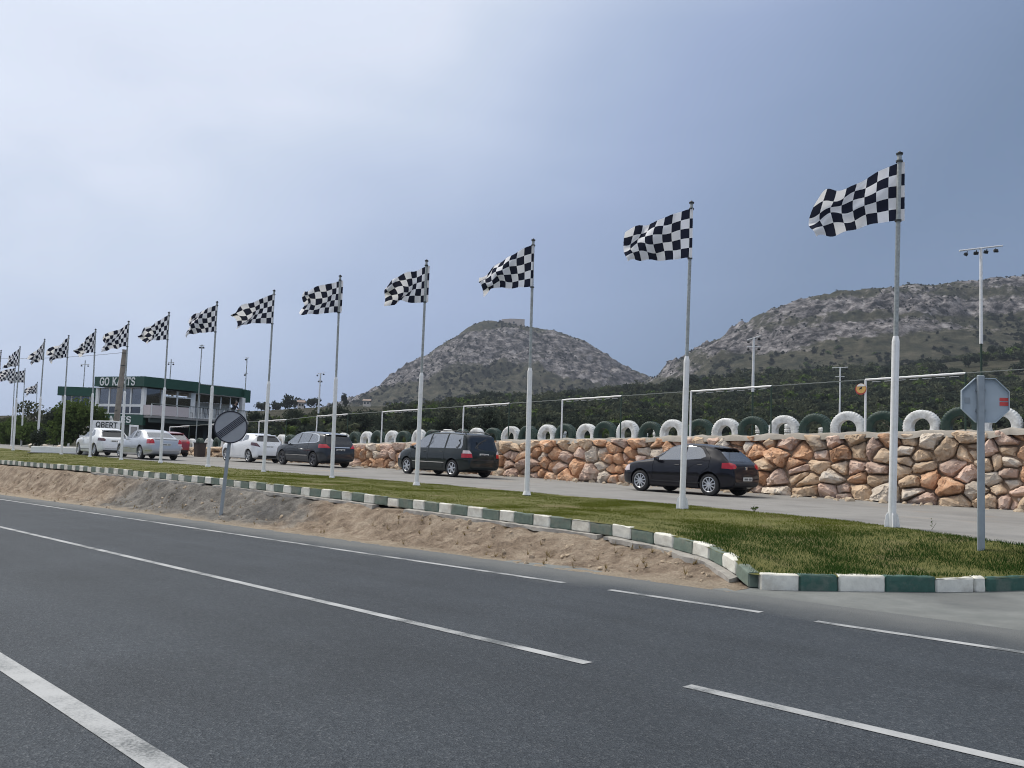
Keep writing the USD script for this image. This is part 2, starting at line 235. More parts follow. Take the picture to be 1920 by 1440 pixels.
# hillside: limestone with scrub between; steep ground shows more rock
mat('hillside', {'g': ('geometry', {}), 'sep': ('separate_xyz', {}), 'sn': ('separate_xyz', {}), 'n1': ('noise_texture', {'scale': 0.016, 'detail': 5.0, 'roughness': 0.6, 'distortion': 0.6}), 'n2': ('noise_texture', {'scale': 0.085, 'detail': 8.0, 'roughness': 0.78}),
    'st': ('vector_math', {'math_type': 'multiply', 'vector2': (1.0, 1.0, 1.7)}), 'v': ('voronoi_texture', {'scale': 0.075, 'feature': 'distance_to_edge', 'randomness': 1.0}), 'vr': ('map_range', {'from_min': 0.0, 'from_max': 0.16, 'to_min': 0.72, 'to_max': 1.0, 'clamp': True}),
    'rock': ('rgb_ramp', {'ramp': [(0.41, (0.012, 0.013, 0.013)), (0.465, (0.070, 0.065, 0.066)), (0.52, (0.148, 0.138, 0.138)), (0.61, (0.30, 0.285, 0.284))]}), 'veg': ('rgb_ramp', {'ramp': [(0.38, (0.022, 0.026, 0.017)), (0.5, (0.048, 0.048, 0.031)), (0.66, (0.095, 0.085, 0.062))]}),
    'rs': ('vector_math', {'math_type': 'scale'}), 'att': ('attribute', {'attribute': 'rock'}), 'ma': ('math', {'math_type': 'multiply_add', 'value2': 0.75}), 'mb': ('math', {'math_type': 'multiply_add', 'value2': 0.75}), 'mr': ('map_range', {'from_min': 1.20, 'from_max': 1.36, 'clamp': True}),
    'mx': ('mix', {}), 'b': ('bump', {'distance': 3.0, 'strength': 0.9}), 'p': ('principled_bsdf', {'roughness': 0.95, 'specular_ior_level': 0.1})},
    [('g.position', 'st.vector1'), ('g.position', 'n1.vector'), ('st.vector', 'n2.vector'), ('st.vector', 'v.vector'), ('v.distance', 'vr.value'), ('n2.fac', 'rock.fac'), ('n2.fac', 'veg.fac'), ('rock.color', 'rs.vector1'), ('vr.result', 'rs.scale'),
     ('n1.fac', 'ma.value1'), ('att.fac', 'ma.value3'), ('n2.fac', 'mb.value1'), ('ma.value', 'mb.value3'), ('mb.value', 'mr.value'), ('mr.result', 'mx.fac'), ('veg.color', 'mx.color1'), ('rs.vector', 'mx.color2'), ('mx.color', 'p.base_color'), ('n2.fac', 'b.height'), ('b.normal', 'p.normal')])
# boulders: four tones of iron-stained limestone
def boulder(name, a, b, c):
    mat(name, {'g': ('geometry', {}), 'oi': ('object_info', {}), 'n': ('noise_texture', {'scale': 3.2, 'detail': 7.0, 'roughness': 0.65, 'distortion': 0.4}), 'r': ('rgb_ramp', {'ramp': [(0.3, a), (0.5, b), (0.7, c)]}),
        'vr': ('map_range', {'to_min': 0.78, 'to_max': 1.2}), 's': ('vector_math', {'math_type': 'scale'}), 'n2': ('noise_texture', {'scale': 11.0, 'detail': 8.0, 'roughness': 0.7}), 'n3': ('noise_texture', {'scale': 1.7, 'detail': 5.0}), 'm3': ('map_range', {'from_min': 0.56, 'from_max': 0.7, 'to_max': 0.7, 'clamp': True}), 'mx': ('mix', {'color2': (0.46, 0.41, 0.35)}),
        'b': ('bump', {'distance': 0.05, 'strength': 0.8}), 'p': ('principled_bsdf', {'roughness': 0.92, 'specular_ior_level': 0.2})},
        [('g.position', 'n.vector'), ('n.fac', 'r.fac'), ('oi.random', 'vr.value'), ('r.color', 's.vector1'), ('vr.result', 's.scale'), ('g.position', 'n2.vector'), ('n2.fac', 'b.height'), ('b.normal', 'p.normal'), ('g.position', 'n3.vector'), ('n3.fac', 'm3.value'), ('m3.result', 'mx.fac'), ('s.vector', 'mx.color1'), ('mx.color', 'p.base_color')])
boulder('boulder_orange', (0.368, 0.202, 0.113), (0.535, 0.315, 0.190), (0.653, 0.451, 0.303))
boulder('boulder_tan', (0.416, 0.297, 0.197), (0.570, 0.428, 0.297), (0.677, 0.541, 0.399))
boulder('boulder_pink', (0.416, 0.285, 0.220), (0.570, 0.416, 0.333), (0.665, 0.535, 0.446))
boulder('boulder_pale', (0.451, 0.375, 0.297), (0.594, 0.517, 0.428), (0.689, 0.630, 0.546))
mat('flag_cloth', {'uv': ('uvmap', {'attribute': 'st'}), 'c': ('checker_texture', {'scale': 1.0, 'color1': (0.86, 0.86, 0.88), 'color2': (0.024, 0.027, 0.044)}), 'd': ('diffuse_bsdf', {}), 't': ('translucent_bsdf', {}), 'm': ('mix_closure', {'fac': 0.3})},
    [('uv.UV', 'c.vector'), ('c.color', 'd.color'), ('c.color', 't.color'), ('d.BSDF', 'm.closure1'), ('t.BSDF', 'm.closure2')], 'm.closure')

# ------------------------------------------------------------------ levels of the place
def road_z(x): return -0.37 + 0.025 * np.clip(x, -110, 6)
def terrace_z(x): return np.maximum(2.36 + 0.0317 * np.minimum(x, 12), 0.03)
WALL_Y = 24.4
KERB = [(-90, 10.9, -0.25), (-60, 10.9, -0.25), (-45, 10.9, -0.20), (-32, 10.9, -0.03), (-23.5, 10.9, 0.02), (-17, 10.9, 0.02), (-12.3, 10.9, -0.01), (-9.2, 10.9, -0.04), (-8.0, 10.83, -0.10), (-7.1, 10.5, -0.15), (-6.5, 10.14, -0.22), (-6.02, 9.80, -0.335)]
NOSE = [(-5.86, 9.80, -0.33), (-5.52, 10.11, -0.325), (-5.2, 10.5, -0.32), (-4.83, 10.96, -0.315), (-4.42, 11.48, -0.31), (-4.06, 12.09, -0.30), (-3.8, 12.65, -0.29), (-3.55, 13.35, -0.22), (-3.42, 14.1, -0.1)]
LANE_EDGE = [(-3.42, 14.1, 0), (-4.6, 14.25, 0), (-6.3, 15.2, 0), (-8.2, 16.1, 0), (-10.2, 16.45, 0), (-14, 16.5, 0), (-20, 16.5, 0), (-27, 16.0, 0), (-40, 15.9, 0), (-90, 15.9, 0)]
def dens(line, step):
    line = np.array(line, float); out = [line[0]]
    for a, b in zip(line[:-1], line[1:]):
        n = max(1, int(np.ceil(np.linalg.norm(b - a) / step))); out += [a + (b - a) * k / n for k in range(1, n + 1)]
    return np.array(out)
ctrl = np.vstack([dens(KERB, 0.7), dens(NOSE, 0.3), dens(LANE_EDGE, 0.7)])
def grass_z(X, Y):
    sh = np.shape(X); q = np.stack([np.ravel(X), np.ravel(Y)], 1); out = np.empty(len(q))
    for i in range(0, len(q), 4000):
        d2 = ((q[i:i + 4000, None] - ctrl[None, :, :2]) ** 2).sum(-1) + 0.01; w = d2 ** -1.6
        out[i:i + 4000] = (w * ctrl[:, 2]).sum(1) / w.sum(1)
    z = out.reshape(sh)
    p = np.stack([X, Y, 0 * X], -1)
    return z + 0.012 + 0.05 * (fbm(p * 0.6, 3, 5) - 0.5)
ISLAND = Polygon([(a[0], a[1]) for a in KERB] + [(a[0], a[1]) for a in NOSE] + [(a[0], a[1]) for a in LANE_EDGE])

# the hills: ridges run across the view; (position along the ridge, height)
FH = np.array([-0.7289, 0.6846]); RH = np.array([0.6846, 0.7289])
RA = [(-700, 4), (-420, 10), (-329, 18), (-275, 31), (-247, 40), (-213, 54), (-186, 66), (-170, 77), (-140, 103), (-112, 121), (-79, 142), (-58, 158), (-41, 165.5), (-13, 168), (15, 166.5), (39, 161), (68, 154), (96, 144), (124, 128), (142, 116), (163, 107), (191, 101), (223, 96), (300, 110), (500, 160), (900, 150)]
RB = [(-300, 5), (0, 6), (60, 22), (98, 50), (123, 68), (141, 79), (154, 87), (174, 104), (194, 113), (212, 122), (230, 137), (246, 144), (266, 153.5), (297, 163), (323, 166), (333, 170), (354, 171), (375, 175.5), (401, 175), (432, 180.5), (463, 184), (494, 186), (650, 200), (900, 190), (1300, 120)]
RS = [(-600, -2), (-300, -1), (-229, 0.2), (-180, 2.0), (-150, 5), (-129, 8.5), (-115, 12), (-100, 14), (-86, 15.5), (-74, 18), (-38, 20), (10, 24), (58, 30), (106, 37), (155, 42), (203, 50), (300, 62), (600, 80)]
fA, fB, fS = (PI_(*np.array(r).T) for r in (RA, RB, RS))
gA = PI_([-500, 560, 700, 860, 1000, 1090, 1150, 1230, 1500, 3000], [0, 0, 0.12, 0.33, 0.66, 0.90, 1.0, 0.95, 0.6, 0.0])
gB = PI_([-500, 340, 440, 560, 640, 700, 790, 850, 930, 1300, 3000], [0, 0, 0.14, 0.34, 0.56, 0.70, 0.90, 1.0, 0.97, 0.6, 0.0])
gS = PI_([-500, 55, 120, 250, 400, 700, 3000], [0, 0.0, 0.17, 0.55, 1.0, 1.15, 1.0])
def hills(X, Y):
    s = X * RH[0] + Y * RH[1]; d = X * FH[0] + Y * FH[1]
    p = np.stack([X, Y, 0 * X], -1)
    wob = 60 * (fbm(p * 0.006, 3, 3) - 0.5)
    inside = smooth01((d - 300) / 300)
    A = fA(np.clip(s, -700, 900)) * gA(np.clip(d + wob * smooth01((1120 - d) / 200), -500, 3000))
    B = fB(np.clip(s, -300, 1300)) * gB(np.clip(d + wob * smooth01((830 - d) / 200), -500, 3000))
    S = fS(np.clip(s, -600, 600)) * gS(np.clip(d, -500, 3000))
    H = np.maximum(np.maximum(A, B), S)
    steep = np.clip((np.maximum(A, B) - S - 12) / 30, 0, 1)
    r1 = 1 - np.abs(2 * fbm(p * 0.022, 4, 11) - 1); r2 = 1 - np.abs(2 * fbm(p * 0.075, 3, 12) - 1)
    r3 = 1 - np.abs(2 * fbm(p * 0.15, 2, 14) - 1)
    n = 17 * (r1 - 0.66) + 9.0 * (r2 - 0.66) + 4.0 * (r3 - 0.66) + np.where(B > A, 2.4, 1.0) * np.sin(H * 0.30 + 9 * fbm(p * 0.01, 2, 31))
    edge = np.minimum(np.abs(d - 1150) / 60, np.abs(d - 850) / 60); keep = 0.22 + 0.78 * np.clip(edge, 0, 1)
    H = H + steep * n * keep + (1 - steep) * inside * 3.0 * (fbm(p * 0.03, 3, 8) - 0.5)
    # rock mask: cliffs in the upper half of each hill, scrub on the talus
    relA = A / np.maximum(fA(np.clip(s, -700, 900)), 1); relB = B / np.maximum(fB(np.clip(s, -300, 1300)), 1)
    band = lambda t, lo, hi: smooth01((t - lo) / 0.12) * (1 - 0.55 * smooth01((t - hi) / 0.1))
    strata = 0.5 + 0.5 * np.sin(H * 0.16 + 7 * fbm(p * 0.008, 2, 31))
    rock = np.where(A >= B, band(relA + 0.10 * (fbm(p * 0.006, 2, 33) - 0.5) * 2, 0.46 + 0.06 * np.clip(-s / 120, -1, 1), 0.9) * (0.44 + 0.30 * r1), band(relB, 0.27, 1.2) * (0.38 + 0.72 * strata * r1) * (1 - 0.75 * smooth01((s - 340) / 90) * smooth01((0.78 - relB) / 0.1))) * steep
    return H, rock, steep

# ------------------------------------------------------------------ ground
az = np.radians(np.unique(np.concatenate([np.arange(-180, -42, 4.0), np.arange(-42, -33, 0.6), np.arange(-33, 34, 0.105), np.arange(34, 45, 0.6), np.arange(45, 180.1, 4.0)])))
rr = np.concatenate([np.array([0.5, 4, 9, 14, 19]), 23 * 1.0085 ** np.arange(0, 344), np.arange(425, 1240, 3.0), [1260, 1300, 1380, 1500, 1700]])
AZ, RR = np.meshgrid(az, rr, indexing='ij')
TX = RR * (np.cos(AZ) * FH[0] + np.sin(AZ) * RH[0]); TY = RR * (np.cos(AZ) * FH[1] + np.sin(AZ) * RH[1])
Hh, rockm, _ = hills(TX, TY)
gr_ = np.gradient(Hh, rr, axis=1); ga_ = np.gradient(Hh, az, axis=0) / np.maximum(RR, 1); slope_ = np.hypot(gr_, ga_); rockm = rockm * (0.62 + 0.55 * np.clip(slope_ / 0.9, 0, 1.2))
up = smooth01((TY - 25.7) / 0.9) * smooth01((TX + 80) / 10)
low = np.minimum(road_z(TX), 0) - 0.30
low = np.where(TX < -66, np.maximum(low, -0.12 - 1.5 * smooth01((14 - TY) / 5)), low)
TZ = low * (1 - up) + up * (terrace_z(np.maximum(TX, -74)) - 0.02) + np.maximum(Hh, 0) * smooth01((TY - 26) / 25)
n_, m_ = TX.shape; ii, jj = np.meshgrid(np.arange(n_ - 1), np.arange(m_ - 1), indexing='ij'); a_ = ii * m_ + jj
q_ = np.stack([a_, a_ + m_, a_ + m_ + 1, a_ + 1], -1).reshape(-1, 4)[:, ::-1]
tv = np.stack([TX, TY, TZ], -1).reshape(-1, 3)
terr = usdkit.mesh(stage, '/World/terrain', (tv, np.vstack([q_[:, [0, 1, 2]], q_[:, [0, 2, 3]]])), M['hillside'], smooth=True)
UsdGeom.PrimvarsAPI(terr).CreatePrimvar('rock', Sdf.ValueTypeNames.FloatArray, 'vertex').Set(Vt.FloatArray.FromNumpy(rockm.ravel().astype(np.float32)))
tag(terr.GetPrim(), 'rocky hills and scrubland rising behind the parking lane', 'hills', kind='structure')
def ground_z(x, y):
    x, y = np.asarray(x, float), np.asarray(y, float); h, _, _ = hills(x, y)
    u = smooth01((y - 25.7) / 0.9) * smooth01((x + 80) / 10)
    return u * (terrace_z(np.maximum(x, -74)) - 0.02) + np.maximum(h, 0) * smooth01((y - 26) / 25)

tag(obj('road', gridmesh(np.linspace(-110, 40, 151), np.linspace(-2.0, 9.4, 24), lambda X, Y: road_z(X) - 0.012 * np.clip(Y - 8.4, 0, 1) - 0.004 * np.abs(Y - 4.95) * 0), 'asphalt', smooth=True), 'grey asphalt country road in the foreground', 'road', kind='structure')
tag(obj('junction_apron', gridmesh(np.linspace(-10, 30, 81), np.linspace(9.1, 24.3, 60), lambda X, Y: np.where(Y < 9.35, road_z(X) - 0.05, road_z(X) - 0.008) + (0.0 - road_z(X)) * smooth01((Y - 12.3) / 4.2) * smooth01((X + 3.9) / 1.6)), 'apron', smooth=True), 'worn pale asphalt at the mouth of the parking lane', 'road', kind='structure')
lane_xy = Polygon([(a[0], a[1] - 0.35) for a in LANE_EDGE] + [(-90, 26), (10, 26), (10, 16.2), (-2.6, 16.0)])
def flat(poly, z, step=None):
    v, f = trimesh.creation.triangulate_polygon(poly, engine='earcut'); return (np.c_[v, np.full(len(v), z)], f)
lx = np.linspace(-90, 12, 205); ly = np.linspace(0, 1, 22)
le = np.array(LANE_EDGE); le = le[np.argsort(le[:, 0])]
def lane_mesh():
    X = np.repeat(lx[:, None], 22, 1); y0 = np.interp(lx, np.r_[le[:, 0], [-2.4, 0, 12]], np.r_[le[:, 1] - 0.3, [14.3, 14.8, 16]])
    Y = y0[:, None] + (26.0 - y0[:, None]) * ly[None]
    p = np.stack([X, Y, 0 * X], -1); Z = 0.012 + 0.03 * (fbm(p * 0.4, 2, 9) - 0.5) + 0.05 * smooth01((Y - 23.3) / 1.2) - 0.10 * (ly[None] < 0.01)
    i, j = np.meshgrid(np.arange(204), np.arange(21), indexing='ij'); a = i * 22 + j; f = np.stack([a, a + 22, a + 23, a + 1], -1).reshape(-1, 4)
    return (np.stack([X, Y, Z], -1).reshape(-1, 3), f)
tag(obj('parking_lane', lane_mesh(), 'lane_concrete', smooth=True), 'pale concrete parking lane in front of the boulder wall', 'lane', kind='structure')

# painted lines, 4 mm above the road
def line_strip(name, x0, x1, yc, w, label):
    xs = np.linspace(x0, x1, max(2, int((x1 - x0) / 0.5) + 2))
    tag(obj(name, gridmesh(xs, np.array([yc - w / 2, yc + w / 2]), lambda X, Y: road_z(X) + 0.004), 'road_line'), label, 'road marking', kind='structure')
line_strip('edge_line', -110, -7.62, 8.17, 0.105, 'long solid white edge line beside the dirt verge')
line_strip('edge_line', -6.86, -4.86, 8.15, 0.105, 'short white edge dash in front of the kerb corner')
line_strip('edge_line', -4.24, -2.2, 8.1, 0.105, 'white edge dash in front of the lane mouth')
line_strip('centre_line', -110, -4.36, 4.96, 0.105, 'long solid white centre line')
line_strip('centre_line', -3.5, -0.9, 4.97, 0.105, 'white centre dash in the lower right')
line_strip('near_edge_line', -110, 20, 1.76, 0.15, 'wide white line in the lower left corner')

# dirt verge and bank between the road and the kerb
kb = np.array(KERB)
def bank_z(X, Y):
    kz = np.interp(X, kb[:, 0], kb[:, 2]); ky = np.interp(X, kb[:, 0], kb[:, 1])
    rz = road_z(X); p = np.stack([X, Y, 0 * X], -1); n1 = fbm(p * 1.1, 4, 21) - 0.5; n2 = fbm(p * np.array([4.0, 7.0, 1]), 3, 22) - 0.5
    foot = ky - 0.95 + 0.5 * n1 - 0.25 * smooth01((X + 40) / 30) * 0; t = np.clip((Y - 9.15) / (foot - 9.15), 0, 1); u = np.clip((Y - foot) / np.maximum(ky - 0.02 - foot, 0.05), 0, 1)
    h = kz - 0.21 - rz
    prof = 0.14 * t ** 1.5 + 0.86 * (0.45 * u + 0.55 * smooth01(u * 1.15 - 0.1))
    z = rz - 0.02 + np.maximum(h, 0.02) * prof + np.clip(t, 0, 1) * (0.16 * n1 + 0.17 * n2) * np.clip(h / 0.4, 0.2, 1.2) * (1 - 0.75 * smooth01((u - 0.8) / 0.2))
    z = np.where(Y < 9.25, rz - 0.03, z)
    return np.where(Y > ky - 0.03, np.minimum(z, kz - 0.2), z)
bx = np.concatenate([np.linspace(-110, -45, 200), np.arange(-44.9, -5.95, 0.07)])
tag(obj('dirt_bank', gridmesh(bx, np.concatenate([np.linspace(9.1, 10.0, 14), np.linspace(10.05, 11.1, 26)]), bank_z), 'bank', smooth=True), 'bare eroded earth bank between road and kerb', 'bank', kind='structure')
# stones lying on the bank
st = []
for k in range(520):
    x = -6.6 - 38 * rng.random() ** 1.6; y = 9.35 + 1.35 * rng.random() ** 0.8; s = 0.010 + 0.045 * rng.random() ** 5
    if y > np.interp(x, kb[:, 0], kb[:, 1]) - 0.1: continue
    m = trimesh.creation.icosphere(0, s); m.vertices *= rng.uniform(0.6, 1.3, 3); m.vertices += rng.normal(0, s * 0.18, m.vertices.shape); m.apply_translation((x, y, float(bank_z(np.array(x), np.array(y))) + s * 0.2)); st.append(m)
tag(obj('bank_stones', cat(st), 'rubble', smooth=False), 'small loose stones strewn over the earth bank', 'stones', kind='stuff')

# turf and blades
xs = np.concatenate([np.linspace(-90, -24, 133), np.arange(-23.8, -3.3, 0.2)]); ys = np.arange(9.6, 16.7, 0.2)
GX, GY = np.meshgrid(xs, ys, indexing='ij'); GZ = grass_z(GX, GY)
import shapely
ins = shapely.contains_xy(ISLAND.buffer(-0.03), GX, GY)
near = shapely.contains_xy(ISLAND.buffer(0.02), GX, GY)
nx_, ny_ = GX.shape; vi = np.arange(nx_ * ny_).reshape(nx_, ny_)
# snap outside points to the island's edge so that the turf ends at the kerb
bd = np.vstack([dens(KERB, 0.1), dens(NOSE, 0.1), dens(LANE_EDGE, 0.1)])[:, :2]
from scipy.spatial import cKDTree
tree_ = cKDTree(bd)
quadok = ins[:-1, :-1] | ins[1:, :-1] | ins[1:, 1:] | ins[:-1, 1:]
out = ~ins; _, idx = tree_.query(np.stack([GX[out], GY[out]], 1)); GX[out] = bd[idx, 0]; GY[out] = bd[idx, 1]; GZ[out] = grass_z(GX[out], GY[out]) - 0.02
fq = np.stack([vi[:-1, :-1], vi[1:, :-1], vi[1:, 1:], vi[:-1, 1:]], -1)[quadok]
gv = np.stack([GX, GY, GZ], -1).reshape(-1, 3); used_, inv_ = np.unique(fq, return_inverse=True); fq = inv_.reshape(fq.shape)
tag(obj('grass_verge', (gv[used_], fq), 'turf', smooth=True), 'strip of olive turf between kerb and parking lane', 'turf', kind='structure')
def blades(n, x0, x1, hmin, hmax, wid, powx=1.0):
    x = x0 + (x1 - x0) * rng.random(n) ** powx; y = rng.uniform(9.75, 16.6, n)
    ok = shapely.contains_xy(ISLAND.buffer(-0.05), x, y); x, y = x[ok], y[ok]
    c = fbm(np.stack([x * 1.3, y * 1.3, 0 * x], 1), 3, 40); c2 = fbm(np.stack([x * 0.45, y * 0.7, 0 * x], 1), 3, 41)
    lush = smooth01((x + 9.5 + 3 * (c2 - 0.5)) / 3.0) * smooth01((15.0 - y) / 2.0 + 0.3 * c2)
    keep = rng.random(len(x)) < np.clip(0.15 + 1.7 * (c - 0.28), 0.06, 1); x, y, c, lush = x[keep], y[keep], c[keep], lush[keep]
    n = len(x); z = grass_z(x, y); h = (hmin + (hmax - hmin) * rng.random(n)) * (0.5 + 0.7 * c) * (0.5 + 0.6 * lush); a = rng.uniform(0, 2 * np.pi, n); b = rng.uniform(0, 2 * np.pi, n); ln = rng.uniform(0.4, 1.4, n) * h
    w = wid * (0.6 + 0.8 * rng.random(n)); dx, dy = np.cos(a) * w / 2, np.sin(a) * w / 2; lx_, ly_ = np.cos(b) * ln, np.sin(b) * ln
    v = np.stack([np.stack([x - dx, y - dy, z - 0.01], 1), np.stack([x + dx, y + dy, z - 0.01], 1), np.stack([x + dx * .7 + lx_ * .4, y + dy * .7 + ly_ * .4, z + h * .65], 1), np.stack([x - dx * .7 + lx_ * .4, y - dy * .7 + ly_ * .4, z + h * .65], 1), np.stack([x + lx_, y + ly_, z + h], 1)], 1)
    o = np.arange(n)[:, None] * 5
    return trimesh.Trimesh(v.reshape(-1, 3), np.concatenate([o + [0, 1, 2], o + [0, 2, 3], o + [3, 2, 4]], 0), process=False)
tag(obj('grass', cat([blades(200000, -13, -3.4, 0.022, 0.058, 0.006), blades(110000, -26, -12, 0.025, 0.05, 0.010), blades(60000, -62, -25, 0.025, 0.05, 0.02)]), 'grass_blade', smooth=False), 'short grass growing on the verge and the island nose', 'grass', kind='stuff')
wd = []
for k in range(130):
    x = -7 - 34 * rng.random() ** 1.3; y = 9.5 + 1.25 * rng.random(); n = rng.integers(5, 12)
    if y > np.interp(x, kb[:, 0], kb[:, 1]) - 0.08: continue
    z = float(bank_z(np.array(x), np.array(y)))
    for q in range(n):
        a = rng.uniform(0, 6.28); h = rng.uniform(.03, .12); l = rng.uniform(.02, .12); c, s = math.cos(a), math.sin(a); w = .006
        wd.append(trimesh.Trimesh([[x - s * w, y + c * w, z], [x + s * w, y - c * w, z], [x + c * l, y + s * l, z + h]], [[0, 1, 2]], process=False))
tag(obj('dry_weeds', cat(wd), 'dry_weed', smooth=False), 'dry straw weeds scattered over the bank', 'weeds', kind='stuff')

# kerbs: painted stones one by one
kerb_l = tag(group_part('kerb', None), 'long row of white and green kerb stones above the bank', 'kerb', kind='structure')
path = dens(KERB, 0.05)[::-1]; path = path[np.r_[True, np.linalg.norm(np.diff(path, axis=0), axis=1) > 1e-6]]
cum = np.r_[0, np.cumsum(np.linalg.norm(np.diff(path[:, :2], axis=0), axis=1))]
def along(s): return np.array([np.interp(s, cum, path[:, k]) for k in range(3)])
def kerb_stone(p, q, h, parent, matname, wdt=0.15):
    d = q - p; L = np.linalg.norm(d[:2]); a = math.atan2(d[1], d[0]); b = 0.014 + 0.012 * rng.random()
    m = tm(m3.Manifold(m3.Mesh(*(lambda t: (np.array(t.vertices, np.float32), np.array(t.faces, np.uint32)))(box((0, 0, 0), (L - 0.006, wdt, h), bev=b)))).refine_to_length(0.06))
    m.vertices += (fbm(m.vertices * 9 + rng.random(3) * 50, 3, 3)[:, None] - 0.5) * 0.022 * np.sign(m.vertices)
    m.apply_translation((0, 0, -h / 2)); m.vertices[:, 2] += m.vertices[:, 0] / L * d[2]
    rot(m, a, [0, 0, 1]); c = (p + q) / 2; m.apply_translation((c[0], c[1], c[2] + rng.uniform(-0.008, 0.008)))
    return obj('kerb_stone', m, matname, parent, smooth=35)
s, k = 0.0, 0
while s < cum[-1] - 1 and k < 150:
    L = (0.40 if k % 2 else 0.48) * (1 + 0.1 * (rng.random() - 0.5))
    if k < 3: L = 0.42
    p, q = along(s), along(s + L); d = (q - p)[:2]; nrm = np.array([-d[1], d[0]]) / np.linalg.norm(d); off = np.r_[-nrm * 0.075 * (1 if True else 0), 0]
    white = (k % 2 == 1)
    kerb_stone(p + off, q + off, 0.19, kerb_l, 'kerb_white' if white else 'kerb_green_faded')
    s += L; k += 1
kerb_r = tag(group_part('kerb', None), 'short row of large white and green kerb stones around the grass corner', 'kerb', kind='structure')
nz = np.array(NOSE); cumn = np.r_[0, np.cumsum(np.linalg.norm(np.diff(nz[:, :2], axis=0), axis=1))]
cuts = [0.0, 0.46, 0.96, 1.55, 2.2, 2.75, 2.93, 3.6, 4.3]
for k, (s0, s1) in enumerate(zip(cuts[:-1], cuts[1:])):
    p, q = (np.array([np.interp(s, cumn, nz[:, c]) for c in range(3)]) for s in (s0, s1)); d = (q - p)[:2]; nrm = np.array([-d[1], d[0]]) / np.linalg.norm(d)
    white = k in (0, 2, 4, 5, 7)
    kerb_stone(p + np.r_[nrm * 0.07, 0], q + np.r_[nrm * 0.07, 0], 0.22, kerb_r, 'kerb_white' if white else 'kerb_green', 0.16)
# broken concrete footing below the kerb
ft = []
for (x0, x1, th, pr) in [(-9.2, -6.3, 0.14, 0.17), (-14.5, -9.35, 0.10, 0.11), (-23.3, -15.6, 0.10, 0.09), (-33, -24, 0.09, 0.08)]:
    xs_ = np.arange(x0, x1, 0.08); top, bot = [], []
    V = []
    for x in xs_:
        ky, kz = np.interp(x, kb[:, 0], kb[:, 1]), np.interp(x, kb[:, 0], kb[:, 2]) - 0.185
        n1 = fbm(np.array([[x * 1.7, 0, 0.]]), 4, 51)[0] - 0.5; n2 = fbm(np.array([[x * 2.3, 9, 0.]]), 4, 52)[0] - 0.5
        o = max(0.015, pr * (1 + 2.0 * n1)); t = max(0.02, th * (1 + 1.6 * n2))
        V.append([(x, ky + 0.05, kz), (x, ky - o, kz - 0.01), (x, ky - o * 1.05, kz - t * 0.8), (x, ky - o * 0.5, kz - t), (x, ky + 0.05, kz - t)])
    V = np.array(V); n = len(V); F = []
    for i in range(n - 1):
        for j in range(5): a, b = i * 5 + j, i * 5 + (j + 1) % 5; F += [[a, b, b + 5], [a, b + 5, a + 5]]
    F += [[0, 2, 1], [0, 3, 2], [0, 4, 3]]; e = (n - 1) * 5; F += [[e, e + 1, e + 2], [e, e + 2, e + 3], [e, e + 3, e + 4]]
    m = trimesh.Trimesh(V.reshape(-1, 3), F, process=False); m.vertices += (np.stack([fbm(m.vertices * 14 + 5 * k, 2, k) for k in range(3)], 1) - 0.5) * 0.03
    obj('concrete_footing', m, 'concrete', kerb_l, smooth=25)

# ------------------------------------------------------------------ boulder wall, one mesh per boulder
wall = thing('boulder_wall', 'long retaining wall of orange and tan boulders behind the parked cars', 'wall')
X0, X1 = -61.0, -3.5
def wall_top(x): return terrace_z(x) - 0.03
bm = [(np.array([[x, WALL_Y + 0.28, -0.2], [x, WALL_Y + 0.28 + 0.28 * wall_top(x), wall_top(x) - 0.12], [x, 25.9, wall_top(x) - 0.14]])) for x in np.arange(X0, X1 + .1, 0.5)]
bv = np.array(bm).reshape(-1, 3); nb = len(bm); bf = []
for i in range(nb - 1):
    for j in range(2): a = i * 3 + j; bf += [[a, a + 3, a + 4], [a, a + 4, a + 1]]
obj('earth_backing', (bv, np.array(bf)), 'bank_soil', wall, smooth=False)
pts = []
x = X0
r_ = random.Random(5)
while x < X1:
    t = float(wall_top(x)); rows = max(2, int(round(t / (0.37 if x > -42 else .46)))); far = x < -42
    w = r_.uniform(0.46, 0.80) * (1.6 if far else 1.12 if x < -24 else 1.0)
    for i in range(rows):
        if r_.random() < 0.06: continue
        pts.append((x + r_.uniform(-0.36, 0.36) + (0.3 if i % 2 else 0), (i + 0.5 + r_.uniform(-0.27, 0.27)) * t / rows))
        if r_.random() < 0.16 and not far: pts.append((x + r_.uniform(-0.4, 0.4), r_.uniform(0.05, 1) * t))
    x += w
pts = np.array(sorted(pts, key=lambda q: -q[0])); SX = 0.78
def clip_shape(): return Polygon([(xx_, 0.0) for xx_ in np.linspace(X0, X1, 60)] + [(xx_, float(wall_top(xx_)) + 0.03 + 0.07 * math.sin(xx_ * 5.3) * math.sin(xx_ * 2.1)) for xx_ in np.linspace(X1, X0, 200)])
CS = clip_shape()
ps = pts * [SX, 1]
ext = np.vstack([ps, ps * [1, -1], np.c_[ps[:, 0], 2 * wall_top(pts[:, 0]) - ps[:, 1]], [[-999, 0], [999, 0], [0, 999], [0, -999]]])
vor = Voronoi(ext); nrock = 0; stuffing = []
tones = ['boulder_orange', 'boulder_tan', 'boulder_pink', 'boulder_pale']
